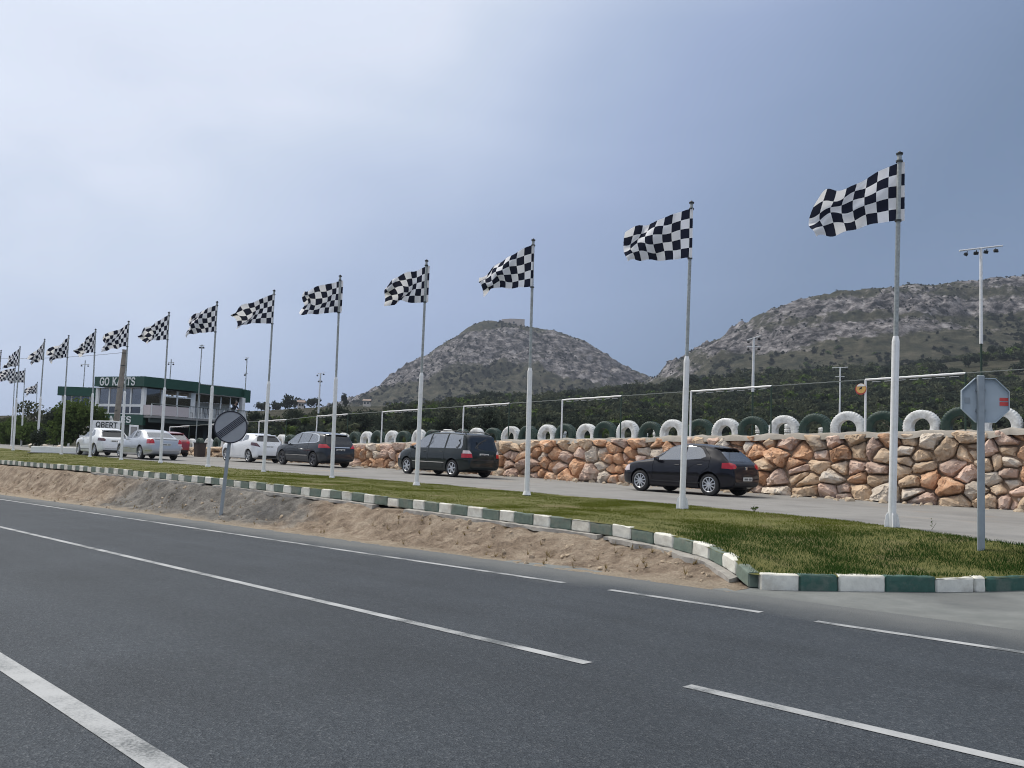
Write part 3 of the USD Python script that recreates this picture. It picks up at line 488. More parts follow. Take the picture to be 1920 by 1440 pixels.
for i in range(len(ps)):
    reg = vor.regions[vor.point_region[i]]
    if -1 in reg or len(reg) < 3: continue
    pg = Polygon(vor.vertices[reg] / [SX, 1]).intersection(CS)
    if pg.is_empty or pg.area < 0.02 or pg.geom_type != 'Polygon': continue
    pg = pg.buffer(-0.009 - 0.012 * r_.random()).buffer(-0.05).buffer(0.05, 2).simplify(0.012)
    if pg.is_empty or pg.geom_type != 'Polygon': continue
    c = np.array(pg.centroid.coords[0]); sz = math.sqrt(pg.area)
    e = np.array(pg.exterior.coords)[:-1] - c
    e = e * (1 + rng.normal(0, 0.045, (len(e), 1)))
    d = min(0.5, sz * r_.uniform(0.45, 0.85)); tilt = np.array([r_.uniform(-0.35, 0.35), r_.uniform(-0.15, 0.4)])
    ring = lambda sc, dep, jit=0.0: np.c_[e[:, 0] * sc, np.full(len(e), -dep) + (e @ tilt) * sc * (dep / d) * 0.9, e[:, 1] * sc] + rng.normal(0, 1, (len(e), 3)) * sz * jit
    H = np.vstack([ring(0.85, -0.25), ring(1.02, 0.0, .012), ring(0.95, d * 0.42, .035), ring(0.62, d * 0.9, .075)[:max(4, len(e) - 2)], ring(0.3, d, .06)[:3]])
    m = tm(m3.Manifold.hull_points(H).refine_to_length(max(0.06, sz * 0.11)))
    v = m.vertices; nn = fbm(v * 7.5 + i * 3.1, 4, 60) - 0.5; n2 = fbm(v * 2.6 + i * 7.7, 3, 61) - 0.5; n3 = 1 - np.abs(2 * fbm(v * 4.0 + i * 5.3, 3, 62) - 1)
    m.vertices = v * (1 + 0.12 * nn + 0.15 * n2 - 0.09 * (n3 > 0.88))[:, None]
    x_ = float(c[0]); zt = float(c[1])
    m.apply_translation((x_, WALL_Y + 0.32 + 0.28 * zt + r_.uniform(-0.10, 0.06), zt + 0.015))
    t = r_.random(); warm = smooth01((-9 - x_) / 14)
    tone = tones[0] if t < 0.22 + 0.2 * warm else tones[1] if t < 0.5 + 0.1 * warm else tones[2] if t < 0.74 + 0.14 * warm else tones[3]
    if nrock < 300: obj('boulder', m, tone, wall, smooth=24); nrock += 1
    else: stuffing.append(m)
if stuffing: tag(obj('more_boulders', cat(stuffing), 'boulder_tan', wall, smooth=38), kind='stuff')
rb = []
for k in range(420):
    x = rng.uniform(-60, -4); s = 0.03 + 0.11 * rng.random() ** 3; m = trimesh.creation.icosphere(1, s); m.vertices *= rng.uniform(.6, 1.3, 3); m.vertices += rng.normal(0, s * .09, m.vertices.shape)
    m.apply_translation((x, WALL_Y - rng.random() ** 2 * 0.7 + 0.1, 0.03)); rb.append(m)
tag(obj('rubble', cat(rb), 'rubble', smooth=False), 'rubble and gravel along the foot of the boulder wall', 'rubble', kind='stuff')
lg = gridmesh(np.arange(X0 - 14, 12, 0.16), np.array([24.95, 25.02, 25.12, 25.3, 25.8, 26.4, 27.0]), lambda X, Y: terrace_z(X) + 0.02 + 0.17 * (fbm(np.stack([X, Y, 0 * X], -1) * 2.3, 4, 70) - 0.5) - 0.14 * (Y < 24.99) - 0.05 * (Y < 25.05))
tag(obj('terrace_ledge', lg, 'concrete_ledge', smooth=True), 'pale concrete ledge on top of the boulder wall', 'ledge', kind='structure')

# ------------------------------------------------------------------ half-buried tyres
def tyre_mesh(R, r, w, blocks=39, n=156):
    prof = [(r, -w * .36), (r + .03, -w * .43), ((R + r) / 2, -w * .5), (R - .07, -w * .49), (R - .02, -w * .44), (R, -w * .36), (R, -w * .06), (R - .016, -w * .04), (R - .016, w * .04), (R, w * .06), (R, w * .36), (R - .02, w * .44), (R - .07, w * .49), ((R + r) / 2, w * .5), (r + .03, w * .43), (r, w * .36)]
    V, F = [], []; m = len(prof)
    for i in range(n):
        a = 2 * np.pi * i / n; notch = ((i * blocks * 2 // n) % 2)
        for (rad, z) in prof:
            rr_ = rad - (0.013 if (rad > R - .03 and notch and abs(z) > w * .2) else 0); V.append((rr_ * math.cos(a), z, rr_ * math.sin(a)))
    for i in range(n):
        for j in range(m): a, b = i * m + j, i * m + (j + 1) % m; c, d = ((i + 1) % n) * m + j, ((i + 1) % n) * m + (j + 1) % m; F += [[a, b, d], [a, d, c]]
    return trimesh.Trimesh(V, F, process=False)
big = tyre_mesh(0.53, 0.275, 0.30)
protos = {}
for cname in ('white', 'green'):
    pr = UsdGeom.Xform(stage.CreateClassPrim(f'/tyre_class_{cname}')).GetPrim() if False else stage.DefinePrim(f'/World/Looks/tyre_source_{cname}', 'Xform'); protos[cname] = pr
TYRE_X = [(-7.25, 'g'), (-8.33, 'w'), (-9.36, 'g'), (-10.45, 'w'), (-11.6, 'g'), (-12.66, 'w'), (-13.72, 'g'), (-14.83, 'w'), (-15.95, 'g'), (-17.0, 'w'), (-18.08, 'g'), (-19.2, 'w'), (-20.25, 'g'), (-21.3, 'w'), (-22.35, 'g'), (-23.4, 'w'), (-24.5, 'g'), (-25.5, 'w'), (-26.6, 'g'), (-27.7, 'w'), (-28.85, 'g'), (-29.95, 'w'), (-31.0, 'g'), (-32.05, 'w'), (-33.1, 'g'), (-34.2, 'w'), (-35.35, 'g'), (-36.4, 'w'), (-37.5, 'g'), (-38.6, 'w'), (-39.7, 'g'), (-40.8, 'w'), (-41.9, 'g'), (-43.0, 'w'), (-44.1, 'g'), (-45.2, 'w'), (-46.3, 'g'), (-47.4, 'w'), (-48.5, 'g'), (-49.6, 'w'), (-50.8, 'g'), (-52.0, 'w'), (-53.3, 'g'), (-54.6, 'w'), (-55.9, 'g'), (-57.3, 'w'), (-58.7, 'g'), (-60.0, 'w')]
ORD = ['first', 'second', 'third', 'fourth', 'fifth', 'sixth', 'seventh', 'eighth', 'ninth', 'tenth', 'eleventh', 'twelfth', 'thirteenth', 'fourteenth', 'fifteenth', 'sixteenth', 'seventeenth', 'eighteenth', 'nineteenth', 'twentieth', 'twenty first', 'twenty second', 'twenty third', 'twenty fourth', 'twenty fifth']
src = {}; cnt = {'w': 0, 'g': 0}
for tx, c in TYRE_X:
    nm = 'white' if c == 'w' else 'green'; o = ORD[min(cnt[c], 24)]; cnt[c] += 1
    lab = f'half buried {nm} truck tyre on the wall top, {o} {nm} one from the right'
    loc = (tx + rng.uniform(-.03, .03), 26.1 + rng.uniform(-.06, .06), float(terrace_z(tx)) + 0.15 + rng.uniform(-.025, .025)); rz = rng.uniform(-.09, .09)
    grp = f'{nm} tyres along the wall top'
    if nm not in src:
        t = thing('painted_tyre', lab, 'tyre', loc, rz, grp); obj('tyre_casing', big.copy(), 'tyre_' + nm, t, smooth=32); src[nm] = t
    else:
        q_ = rng.uniform(.95, 1.05); dup(src[nm], 'painted_tyre', loc, rz, lab, 'tyre', grp, scale=(q_ * rng.uniform(.98, 1.02), rng.uniform(.9, 1.1), q_ * rng.uniform(.95, 1.03)))
for nm in ('white', 'green'): stage.RemovePrim(f'/World/Looks/tyre_source_{nm}')
# stacks of small white kart tyres seen through the big ones
small = tyre_mesh(0.24, 0.11, 0.15, 18, 72); rot(small, math.pi / 2, [1, 0, 0])
stk0 = None
for k, (sx, n) in enumerate([(-16.45, 3), (-15.35, 3), (-20.9, 3), (-21.75, 2), (-14.1, 2), (-22.95, 2), (-26.1, 3), (-38.2, 3), (-33.6, 3), (-46.8, 2)]):
    yb = 27.5; lab = 'stack of small white kart tyres ' + ['above the black hatchback boot', 'right of the black hatchback roof', 'above the black hatchback bonnet', 'just left of the black hatchback', 'inside the green tyre right of the black hatchback', 'between third flagpole and black hatchback', 'right of the dark green minivan', 'left of the dark green minivan', 'behind the dark green minivan roof', 'behind the grey people carrier'][k]
    t = thing('kart_tyre_stack', lab, 'tyre stack', (sx, yb, float(terrace_z(sx))), 0, 'stacks of small white tyres')
    for q in range(n): mm = small.copy(); mm.apply_translation((rng.uniform(-.02, .02), 0, 0.09 + 0.155 * q)); obj('small_tyre', mm, 'tyre_white', t, smooth=32)

# ------------------------------------------------------------------ fence on the ledge
FY = 25.42
bays = [(-5.9, 0), (-9.04, 1), (-11.83, 0), (-14.91, 1), (-18.0, 0), (-21.1, 1), (-24.1, 0), (-27.16, 1), (-30.14, 0), (-33.4, 1), (-36.34, 0), (-39.44, 1), (-42.49, 0), (-45.79, 1), (-49.05, 0), (-52.3, 1), (-55.5, 0), (-58.9, 1), (-62.2, 0)]
fence = thing('track_fence', 'low fence of white frames and thin dark posts on the ledge', 'fence')
for (xa, w) in bays:
    zt = float(terrace_z(xa)); hgt = 1.58 if xa > -45 else 1.5
    obj('white_post' if not w else 'dark_post', tube((xa, FY, zt - 0.1), (xa + rng.uniform(-.015, .015), FY, zt + hgt), 0.034 if not w else 0.024, n=10), 'pole_white' if not w else 'green_post', fence)
for (xa, w), (xb, w2) in zip(bays[:-1], bays[1:]):
    za, zb = float(terrace_z(xa)) + (1.58 if xa > -45 else 1.5), float(terrace_z(xb)) + (1.58 if xb > -45 else 1.5)
    if w:   # from a dark post (right) to the white post on its left: white rail
        obj('white_rail', tube((xa, FY, za), (xb, FY, zb), 0.03, n=10), 'pole_white', fence)
        obj('tie_wire', cat([tube((xa + (xb - xa) * t, FY, za + (zb - za) * t - 0.075), (xa + (xb - xa) * (t + .09), FY, za + (zb - za) * (t + .09) - 0.075), 0.007, n=5) for t in np.arange(0.06, 0.95, 0.13)]), 'pole_white', fence)
    else: obj('top_wire', tube((xa, FY, za), (xb, FY, zb), 0.013, n=6), 'wire', fence)
dc = thing('round_sign', 'small round yellow and red sign hung on the fence wire', 'sign', (-11.95, FY - 0.03, 3.02 + 0.27))
m = tube((0, 0, 0), (0, -0.014, 0), 0.165, n=32); obj('red_rim', m, 'red_sticker', dc); obj('yellow_disc', tube((0.01, -0.006, 0.02), (0.01, -0.022, 0.02), 0.145, n=32), 'disc_yellow', dc)
obj('white_band', extr(Polygon([(.14 * math.cos(a), .14 * math.sin(a)) for a in np.linspace(.45, math.pi - .45, 20)]), .004).apply_transform(trimesh.transformations.rotation_matrix(math.pi / 2, [1, 0, 0])).apply_translation((.01, -.0225, .02)), 'white_paint', dc, smooth=False)
obj('dark_figure', cat([box((0.0, -.025, .02), (.07, .004, .035)), box((.02, -.025, .045), (.035, .004, .03)), box((-.03, -.025, -.005), (.03, .004, .02))]), 'dark_cloth', dc, smooth=False)

# ------------------------------------------------------------------ flagpoles and flags
POLES = [(-6.55, 15.1, -0.05, .10, 6.45, 3.18), (-10.85, 15.1, -0.05, .06, 6.37, 3.06), (-15.4, 15.1, 0.04, -.10, 6.28, 3.02), (-19.79, 15.1, 0.04, -.01, 6.33, 3.07), (-24.16, 15.1, 0.0, -.14, 6.43, 3.11), (-28.61, 15.1, 0.0, 0, 6.42, 3.11), (-33.07, 15.1, 0.05, -.12, 6.46, 3.08), (-37.68, 15.1, 0.05, -.18, 6.46, 3.15), (-42.25, 15.1, 0, -.3, 6.45, 3.1), (-46.5, 15.1, 0, -.55, 6.42, 3.1), (-50.98, 15.1, 0, -.3, 6.39, 3.1), (-55.4, 15.1, 0, -.2, 6.48, 3.1), (-60.3, 15.1, 0, -.3, 6.35, 3.1), (-64.7, 15.1, 0, -.3, 6.37, 3.1),
         (-80.5, 20.0, 0, -.7, 6.5, 3.1), (-82.3, 21.2, 0, -.7, 6.5, 3.1), (-100, 27.0, 0.0, -.8, 6.4, 3.1), (-101.5, 23.6, 0.0, -.8, 6.4, 3.1)]
WHERE = ['just left of the grey octagonal sign', 'in front of the black hatchback', 'between black hatchback and dark green minivan', 'in front of the dark green minivan', 'at the rear of the grey people carrier', 'between white hatchback and grey people carrier', 'just left of the round striped sign', 'at the boot of the silver saloon', 'at the bonnet of the silver saloon', 'at the leftmost white hatchback', 'just left of the leftmost white hatchback', 'beside the pale low wall', 'third left of the leftmost hatchback', 'cut by the left picture edge',
         'first of the far low cluster', 'second of the far low cluster', 'smallest, right of the far cluster', 'smallest, left of the far cluster']
FOLD = [(.58, .34), (.42, .05), (.66, .10), (.52, .02), (.34, .04), (.55, .08), (.42, .20), (.66, .16), (.48, .30), (.70, .12), (.60, .25), (.78, .35), (.5, .2), (.6, .1), (.3, .05), (.25, .1), (.7, .3), (.65, .3)]
def flag_mesh(seed, L=1.64, H=1.04, droop=1.0):
    r = random.Random(seed); nu, nv = 56, 30
    u, v = np.meshgrid(np.linspace(-0.045, 1, nu), np.linspace(0, 1, nv), indexing='ij'); up = np.clip(u, 0, 1)
    ph, ph2, ph3 = (r.uniform(0, 6.28) for _ in range(3)); k = (seed - 3) // 13
    fall, bot = FOLD[k] if k < len(FOLD) else (r.uniform(.3, .7), r.uniform(0, .3)); fall = min(fall * (0.8 + 0.2 * droop), .8); sh = r.uniform(.80, 1.0); wv = r.uniform(.7, 1.5); w1, w2, w3 = r.uniform(.8, 1.6), r.uniform(.2, .8), r.uniform(1.8, 3.2); curl = r.uniform(0, .30)
    x = L * sh * (u - 0.05 * up ** 2)
    z = (v - 1) * H + (-(fall + 0.0) * up ** 1.15 * v - bot * up ** 2.6 * (1 - v) + 0.05 * up * np.sin(7 * u + ph)) * H
    amp = 0.10 * wv * up ** 0.8
    y = amp * np.sin(2 * np.pi * (w1 * u + w2 * v) + ph) + 0.10 * up * np.sin(2 * np.pi * (1.0 * v + 0.6 * u) + ph2) * (0.6 + fall) + 0.04 * up * np.sin(2 * np.pi * (w3 * u - 0.9 * v) + ph3)
    tc = np.clip((u - .62) / .38, 0, 1) * np.clip((v - .5) / .5, 0, 1); y += curl * np.sin(tc * 2.2); z -= curl * .55 * tc ** 1.5; x -= curl * .5 * tc ** 2
    z += 0.035 * H * up * np.sin(2 * np.pi * (1.9 * u + 1.2 * v) + ph3) + 0.025 * H * up * np.sin(2 * np.pi * (3.1 * u - 0.7 * v) + ph)
    x += 0.045 * up * np.sin(2 * np.pi * (0.8 * v + .3) + ph2) * L
    k, j = np.meshgrid(np.arange(nu - 1), np.arange(nv - 1), indexing='ij'); a = k * nv + j; f = np.stack([a, a + nv, a + nv + 1, a + 1], -1).reshape(-1, 4)
    return np.stack([x, y, z], -1).reshape(-1, 3), np.vstack([f[:, [0, 1, 2]], f[:, [0, 2, 3]]]), np.stack([u * 8 + 0.5 * (seed % 2) * 0, v * 5], -1).reshape(-1, 2)
for i, (px, py, zb, lean, ztop, zj) in enumerate(POLES):
    far = i >= 14
    t = thing('flagpole', f'white and grey flagpole {WHERE[i]}', 'flagpole', (px, py, zb), 0, 'flagpoles along the verge' if not far else 'flagpoles of the far row')
    H = ztop - zb; lx_ = lambda z: lean * z / H
    r0, r1 = (0.062, 0.036) if i else (0.064, 0.040)
    obj('lower_tube', tube((lx_(-.2), 0, -0.2), (lx_(zj - zb), 0, zj - zb), r0, r0 * .97, 16), 'pole_white', t, smooth=40)
    obj('collar', tube((lx_(zj - zb), 0, zj - zb), (lx_(zj - zb + .09), 0, zj - zb + .09), r0 * .97, r1 * 1.1, 16), 'pole_white', t, smooth=40)
    obj('upper_tube', tube((lx_(zj - zb), 0, zj - zb), (lx_(H), 0, H), r1, r1 * .92, 14), 'pole_grey', t, smooth=40)
    obj('cap', cat([tube((lean, 0, H), (lean, 0, H + .03), r1 * 1.35, r1 * 1.5, 12), tube((lean, 0, H + .03), (lean, 0, H + .06), r1 * .9, r1 * .5, 10)]), 'dark_metal', t)
    if i < 2:
        for a in ((0.6, 2.2, 3.9, 5.3) if i == 0 else (0.75, 3.6)):
            c, s = math.cos(a), math.sin(a); fin = extr([(0.05, 0), (0.125, 0), (0.125, 0.10), (0.10, 0.25), (0.05, 0.31)], 0.012); rot(fin, math.pi / 2, [1, 0, 0]); fin.apply_translation((0, .006, 0)); rot(fin, a, [0, 0, 1]); fin.apply_translation((0, 0, .02)); obj('base_fin', fin, 'pole_white', t, smooth=False)
    else: obj('base_plate', tube((0, 0, -.02), (0, 0, 0.06), 0.105, 0.08, 14), 'pole_white', t)
    for zz in (H - .13, H - 1.18): obj('flag_clip', tube((lx_(zz), 0, zz), (lx_(zz), 0, zz + .03), r1 * 1.45, n=10), 'dark_metal', t)
    fv, ff, fu = flag_mesh(i * 13 + 3, droop=[1.15, 0.8, 1.1, .85, .95, 1.1, 1.25, 1.2, 1.2, 1.3, 1.3, 1.3, 1.2, 1.2, .7, .6, .9, .9][i])
    fx = UsdGeom.Xform.Define(stage, numbered('/World/checkered_flag')).GetPrim()
    ang = math.radians([206, 204, 207, 206, 205, 204, 203, 200, 198, 192, 194, 188, 190, 195, 215, 212, 200, 200][i])
    xf = UsdGeom.Xformable(fx); xf.AddTranslateOp().Set(Gf.Vec3d(px + lean * .97, py + (0.05 if i in (0, 3, 4) else -0.05), ztop - .12)); xf.AddRotateZOp().Set(math.degrees(ang))
    tag(fx, f'checkered flag on the flagpole {WHERE[i]}', 'flag', 'checkered flags')
    obj('cloth', trimesh.Trimesh(fv, ff, process=False), 'flag_cloth', fx, smooth=True, uv=fu)

# ------------------------------------------------------------------ road signs
so = thing('stop_sign', 'back of a grey octagonal road sign on a square steel post at the grass corner', 'road sign', (-4.64, 13.63, -0.16))
obj('post', box((0, 0, 1.25), (0.10, 0.05, 2.62), math.radians(46.8), bev=0.012), 'galvanised', so)
def facing(m, ang): return rot(m, ang, [0, 0, 1])
oct_ = [(0.35 * math.cos(math.radians(22.5 + 45 * k)), 0.35 * math.sin(math.radians(22.5 + 45 * k))) for k in range(8)]
A0 = math.radians(46.8 - 10)
def upright(m): return rot(m, math.pi / 2, [1, 0, 0])       # drawn in xy -> standing, front towards -y
pl = upright(extr(oct_, 0.006)); pl.apply_translation((0.07, 0.055, 2.2)); obj('plate', facing(pl, A0), 'sign_back', so, smooth=False)
rim = upright(extr(Polygon(oct_).difference(Polygon(oct_).buffer(-0.012)), 0.035)); rim.apply_translation((0.07, 0.05, 2.2)); obj('folded_rim', facing(rim, A0), 'sign_back', so, smooth=False)
for (cx, cz, w, h, mm, nm) in ((-0.235, -.005, .07, .08, 'galvanised', 'grey_sticker'), (0.255, 0.02, .115, .045, 'red_sticker', 'red_sticker'), (0.255, -0.045, .115, .055, 'red_sticker', 'red_sticker')):
    b = box((0.07 + cx, 0.046, 2.2 + cz), (w, .004, h)); obj(nm, facing(b, A0), mm, so, smooth=False)
for zz in (2.35, 2.05): obj('bracket', facing(box((0.01, 0.034, zz), (0.14, 0.03, 0.035)), A0), 'galvanised', so, smooth=False)
rs = thing('derestriction_sign', 'round grey road sign with black border and diagonal stripes on a leaning post', 'road sign', (-20.9, 9.95, -0.86))
lean = trimesh.transformations.rotation_matrix(math.radians(5.2), [-0.15, 1, 0])
AR = math.radians(56)
def rsp(n, m, mm): m.apply_transform(trimesh.transformations.rotation_matrix(AR, [0, 0, 1])); m.apply_transform(lean); obj(n, m, mm, rs, smooth=30)
rsp('post', box((0, 0.02, 1.0), (0.085, 0.05, 2.3), bev=.01), 'galvanised')
DZ = 2.26
rsp('plate', tube((0, -0.02, DZ), (0, -0.045, DZ), 0.40, n=48), 'sign_grey')
ring = upright(extr(Point(0, 0).buffer(0.402, 32).difference(Point(0, 0).buffer(0.372, 32)), .006)); ring.apply_translation((0, -.047, DZ)); rsp('border', ring, 'black_paint')
circ = Point(0, 0).buffer(0.373, 32)
for k in range(5):
    o = (k - 2) * 0.036; a = math.radians(43); d = np.array([math.cos(a), math.sin(a)]); n = np.array([-d[1], d[0]])
    st_ = Polygon([tuple(-d * .5 + n * (o - .009)), tuple(d * .5 + n * (o - .009)), tuple(d * .5 + n * (o + .009)), tuple(-d * .5 + n * (o + .009))]).intersection(circ)
    m = upright(extr(st_, .005)); m.apply_translation((0, -.048, DZ)); rsp('diagonal_stripe', m, 'black_paint')
for zz in (2.42, 2.1): rsp('bracket', box((0, -0.01, zz), (0.2, 0.03, 0.04)), 'galvanised')
ch = thing('chevron_sign', 'white edged black arrow sign at the left edge of the picture', 'road sign', (-52.6, 11.9, 0))
chm = [(-.5, .28), (0.02, .28), (.3, 0), (.02, -.28), (-.5, -.28)]
m = upright(extr(chm, .02)); m.apply_translation((0, 0, 1.25)); obj('white_edge', facing(m, math.radians(62)), 'white_paint', ch, smooth=False)
m = upright(extr(Polygon(chm).buffer(-.05), .02)); m.apply_translation((0, -.012, 1.25)); obj('black_face', facing(m, math.radians(62)), 'black_paint', ch, smooth=False)
obj('post', tube((0, 0.04, -.2), (0, 0.04, 1.4), .03), 'galvanised', ch)

# ------------------------------------------------------------------ floodlight masts
def flood(c, ang, tilt):
    m = cat([box((0, 0, 0), (.17, .07, .12), bev=.012), box((0, .045, 0), (.11, .04, .08)), box((0, 0, .085), (.02, .03, .07))])
    rot(m, tilt, [1, 0, 0]); rot(m, ang, [0, 0, 1]); m.apply_translation(c); return m
def mast(x, y, ztop, white_from, bars, label, r=.055, base=None, upper='pole_white'):
    zb = float(ground_z(x, y)) if base is None else base
    t = thing('floodlight_mast', label, 'floodlight', (x, y, zb), 0, 'floodlight masts of the kart track'); H = ztop - zb
    if white_from: obj('lower_pole', tube((0, 0, -.3), (0, 0, white_from - zb), r * .62, n=10), 'green_post', t)
    obj('upper_pole', tube((0, 0, (white_from - zb) if white_from else -.3), (0, 0, H), r, r * .75, 12), upper, t)
    d = np.array([RH[0], RH[1]])
    for (dz, half, tl, n) in bars:
        obj('crossbar', tube((*(-d * half), H + dz - tl), (*(d * half), H + dz + tl), .03, n=8), upper, t)
        for k in range(n):
            f = -1 + 2 * (k + .5) / n if n > 2 else (-.85 + 1.7 * k / max(n - 1, 1)); f *= .92
            obj('floodlamp', flood((*(d * half * f), H + dz + tl * f - .17), math.radians(46.8 + [40, -8, 12, 170][k % 4]), .5), 'dark_metal', t)
mast(-12.03, 35.4, 9.42, 5.77, [(0, .82, .13, 4)], 'floodlight mast with a wide crossbar of four lamps above the octagonal sign', .065)
mast(-29.8, 48.6, 8.75, 5.36, [(0, .42, .14, 2), (-.55, .42, .03, 2)], 'white floodlight mast with two crossbars, taller one behind the black hatchback', .085)
mast(-33.2, 66.9, 8.75, 3.0, [(0, .62, .05, 2), (-.72, .35, 0, 2)], 'slim white floodlight mast with two crossbars, near the small round sign', .075)
mast(-81.6, 48.95, 8.6, 4.34, [(-.05, .42, .1, 2), (-.75, .2, 0, 2)], 'floodlight mast above the dark grey people carrier, left of the rocky hill', .10)
mast(-69.9, 30.75, 8.85, None, [(-.1, .18, 0, 2)], 'grey floodlight mast rising behind the middle of the green building', .05, 0.0, 'pole_grey')
mast(-74.8, 37.2, 8.66, None, [(0, .14, 0, 1), (-1.4, .14, 0, 1)], 'grey floodlight mast at the right end of the green building', .05, 0.0, 'pole_grey')
mast(-87.4, 35.4, 9.0, None, [(-.35, .3, 0, 2)], 'grey floodlight mast with a flat lamp above the middle of the roof', .06, 0.0, 'pole_grey')
mast(-100.7, 31.5, 9.15, None, [(-.45, .45, 0, 2)], 'grey floodlight mast with a flat lamp above the left canopy', .06, 0.0, 'pole_grey')
pp = thing('utility_pole', 'weathered utility pole standing in front of the green building', 'utility pole', (-66.0, 23.3, 0))
obj('shaft', tube((-.42, -.2, -.3), (0.0, 0.0, 7.4), .23, .17, 12), 'wood_pole', pp)
for zz, s_ in ((7.1, .5), (6.2, .4), (4.6, .4), (2.9, .4)): obj('iron_band', tube((-.42 * (1 - zz / 7.4), -.2 * (1 - zz / 7.4), zz), (-.42 * (1 - zz / 7.4), -.2 * (1 - zz / 7.4), zz + .06), .235 - .008 * zz, n=12), 'dark_metal', pp)
cb = np.array([(-.05, 0, 7.2)] + [(-.05 - t * 22, -t * 6.0, 7.2 + .3 * t - 1.3 * t * (1 - t)) for t in np.linspace(.05, 1, 14)])
obj('cable', cat([tube(a, b, .016, n=5) for a, b in zip(cb[:-1], cb[1:])]), 'dark_metal', pp)

# ------------------------------------------------------------------ cars
def man(t): return m3.Manifold(m3.Mesh(np.array(t.vertices, np.float32), np.array(t.faces, np.uint32)))
def prism_xz(poly, y0, y1):
    m = extr(poly, y1 - y0); v = m.vertices.copy(); m.vertices = np.stack([v[:, 0], y1 - v[:, 2], v[:, 1]], 1); m.fix_normals(); return man(m)
def prism_yz(poly, x0, x1):
    m = extr(poly, x1 - x0); v = m.vertices.copy(); m.vertices = np.stack([x0 + v[:, 2], v[:, 0], v[:, 1]], 1); m.fix_normals(); return man(m)
def body_solid(sp, ins=0.0, xa=0.0, xb=None, floor=None):
    L = sp['L']; xb = L if xb is None else xb
    base = np.concatenate([np.linspace(0, .25, 8), np.linspace(.25, L - .9, 46)[1:], np.linspace(L - .9, L - .12, 26)[1:], np.linspace(L - .12, L, 9)[1:]])
    xs = np.unique(np.concatenate([[xa, xb], base[(base > xa) & (base < xb)]])); xs = np.clip(xs, ins * (xa == 0), None)
    top, bot, belt, w = (PI_(*np.array(sp[k], float).T) for k in ('top', 'bot', 'belt', 'w')); rings = []
    for x in xs:
        T = float(top(x)) - ins; B = float(bot(x)) + ins; 
        if floor: B = floor
        W = float(w(x)) - ins; be = min(float(belt(x)), T - .012); gh = smooth01((T - be - .03) / .32); wr = W * (.80 * (1 - gh) + sp['wr'] * gh)
        be = max(be, B + .05); h = be - B
        pts = np.array([(0, B), (W * .72, B), (W * .92, B + .03 * min(1, h / .3)), (W * .975, B + .22 * h), (W, B + .52 * h), (W * .992, B + .80 * h), (W * .955, be), (wr + (W * .955 - wr) * .52, be + (T - .05 * gh - be) * .52), (wr, T - .055 * gh - .004), (wr * .86, T - .018 * gh - .002), (wr * .45, T - .001), (0, T)])
        c = np.r_[0, np.cumsum(np.maximum(np.linalg.norm(np.diff(pts, axis=0), axis=1), 1e-4))]
        s = np.linspace(0, c[-1], 30); s = np.unique(np.sort(np.r_[s[1:-1], 0, c[-1]])); half = np.stack([PI_(c, pts[:, 0])(s), PI_(c, pts[:, 1])(s)], 1); half[0, 0] = half[-1, 0] = 0
        ring = np.vstack([half, (half * [-1, 1])[-2:0:-1]]); rings.append(np.c_[np.full(len(ring), x), ring])
    R = np.array(rings); n, m = R.shape[:2]; V = R.reshape(-1, 3); F = []
    for i in range(n - 1):
        j = np.arange(m); k = (j + 1) % m; a, b = i * m + j, i * m + k
        F += [np.stack([a, b, b + m], 1), np.stack([a, b + m, a + m], 1)]
    c0 = len(V); V = np.vstack([V, R[0].mean(0), R[-1].mean(0)]); j = np.arange(m); k = (j + 1) % m
    F += [np.stack([np.full(m, c0), k, j], 1), np.stack([np.full(m, c0 + 1), (n - 1) * m + j, (n - 1) * m + k], 1)]
    t = trimesh.Trimesh(V, np.vstack(F), process=False)
    if t.volume < 0: t.invert()
    return man(t)
def wheel(t, sp, x, side, rim='rim_silver', spokes=10):
    r = sp['r']; yo = side * (sp['W'] / 2 - .015); ri = r * .70; wd = .205
    wg = group_part('wheel', t, (x, yo, r)); s = side
    prof = [(ri, -wd), (r - .03, -wd), (r, -wd + .03), (r, -.03), (r - .025, -.006), (ri + .03, 0.0), (ri, -.012)]
    ty = revolve(prof + [prof[0]], 44); rot(ty, -math.pi / 2 * s, [1, 0, 0]); obj('tyre', ty, 'rubber', wg, smooth=40)
    parts = [revolve([(ri * .93, -.1), (ri, -.1), (ri, -.012), (ri * .95, -.008), (ri * .9, -.02), (ri * .9, -.1), (ri * .93, -.1)], 40), revolve([(0, -.03), (.06, -.03), (.055, -.018), (0, -.014), (0, -.03)], 20)]
    for k in range(spokes):
        sw = .040 * 5 / spokes + .006; b = extr([(.03, -sw * .75), (ri * .93, -sw * .6), (ri * .93, sw * .6), (.03, sw * .75)], .022); b.apply_translation((0, 0, -.042)); rot(b, 2 * math.pi * k / spokes + .2, [0, 0, 1]); parts.append(b)
    rm = cat(parts); rot(rm, -math.pi / 2 * s, [1, 0, 0]); obj('rim', rm, rim, wg, smooth=30)
    dk = tube((0, -s * .11, 0), (0, -s * .06, 0), ri * .97, n=32); obj('brake_disc', dk, 'plastic_black', wg)
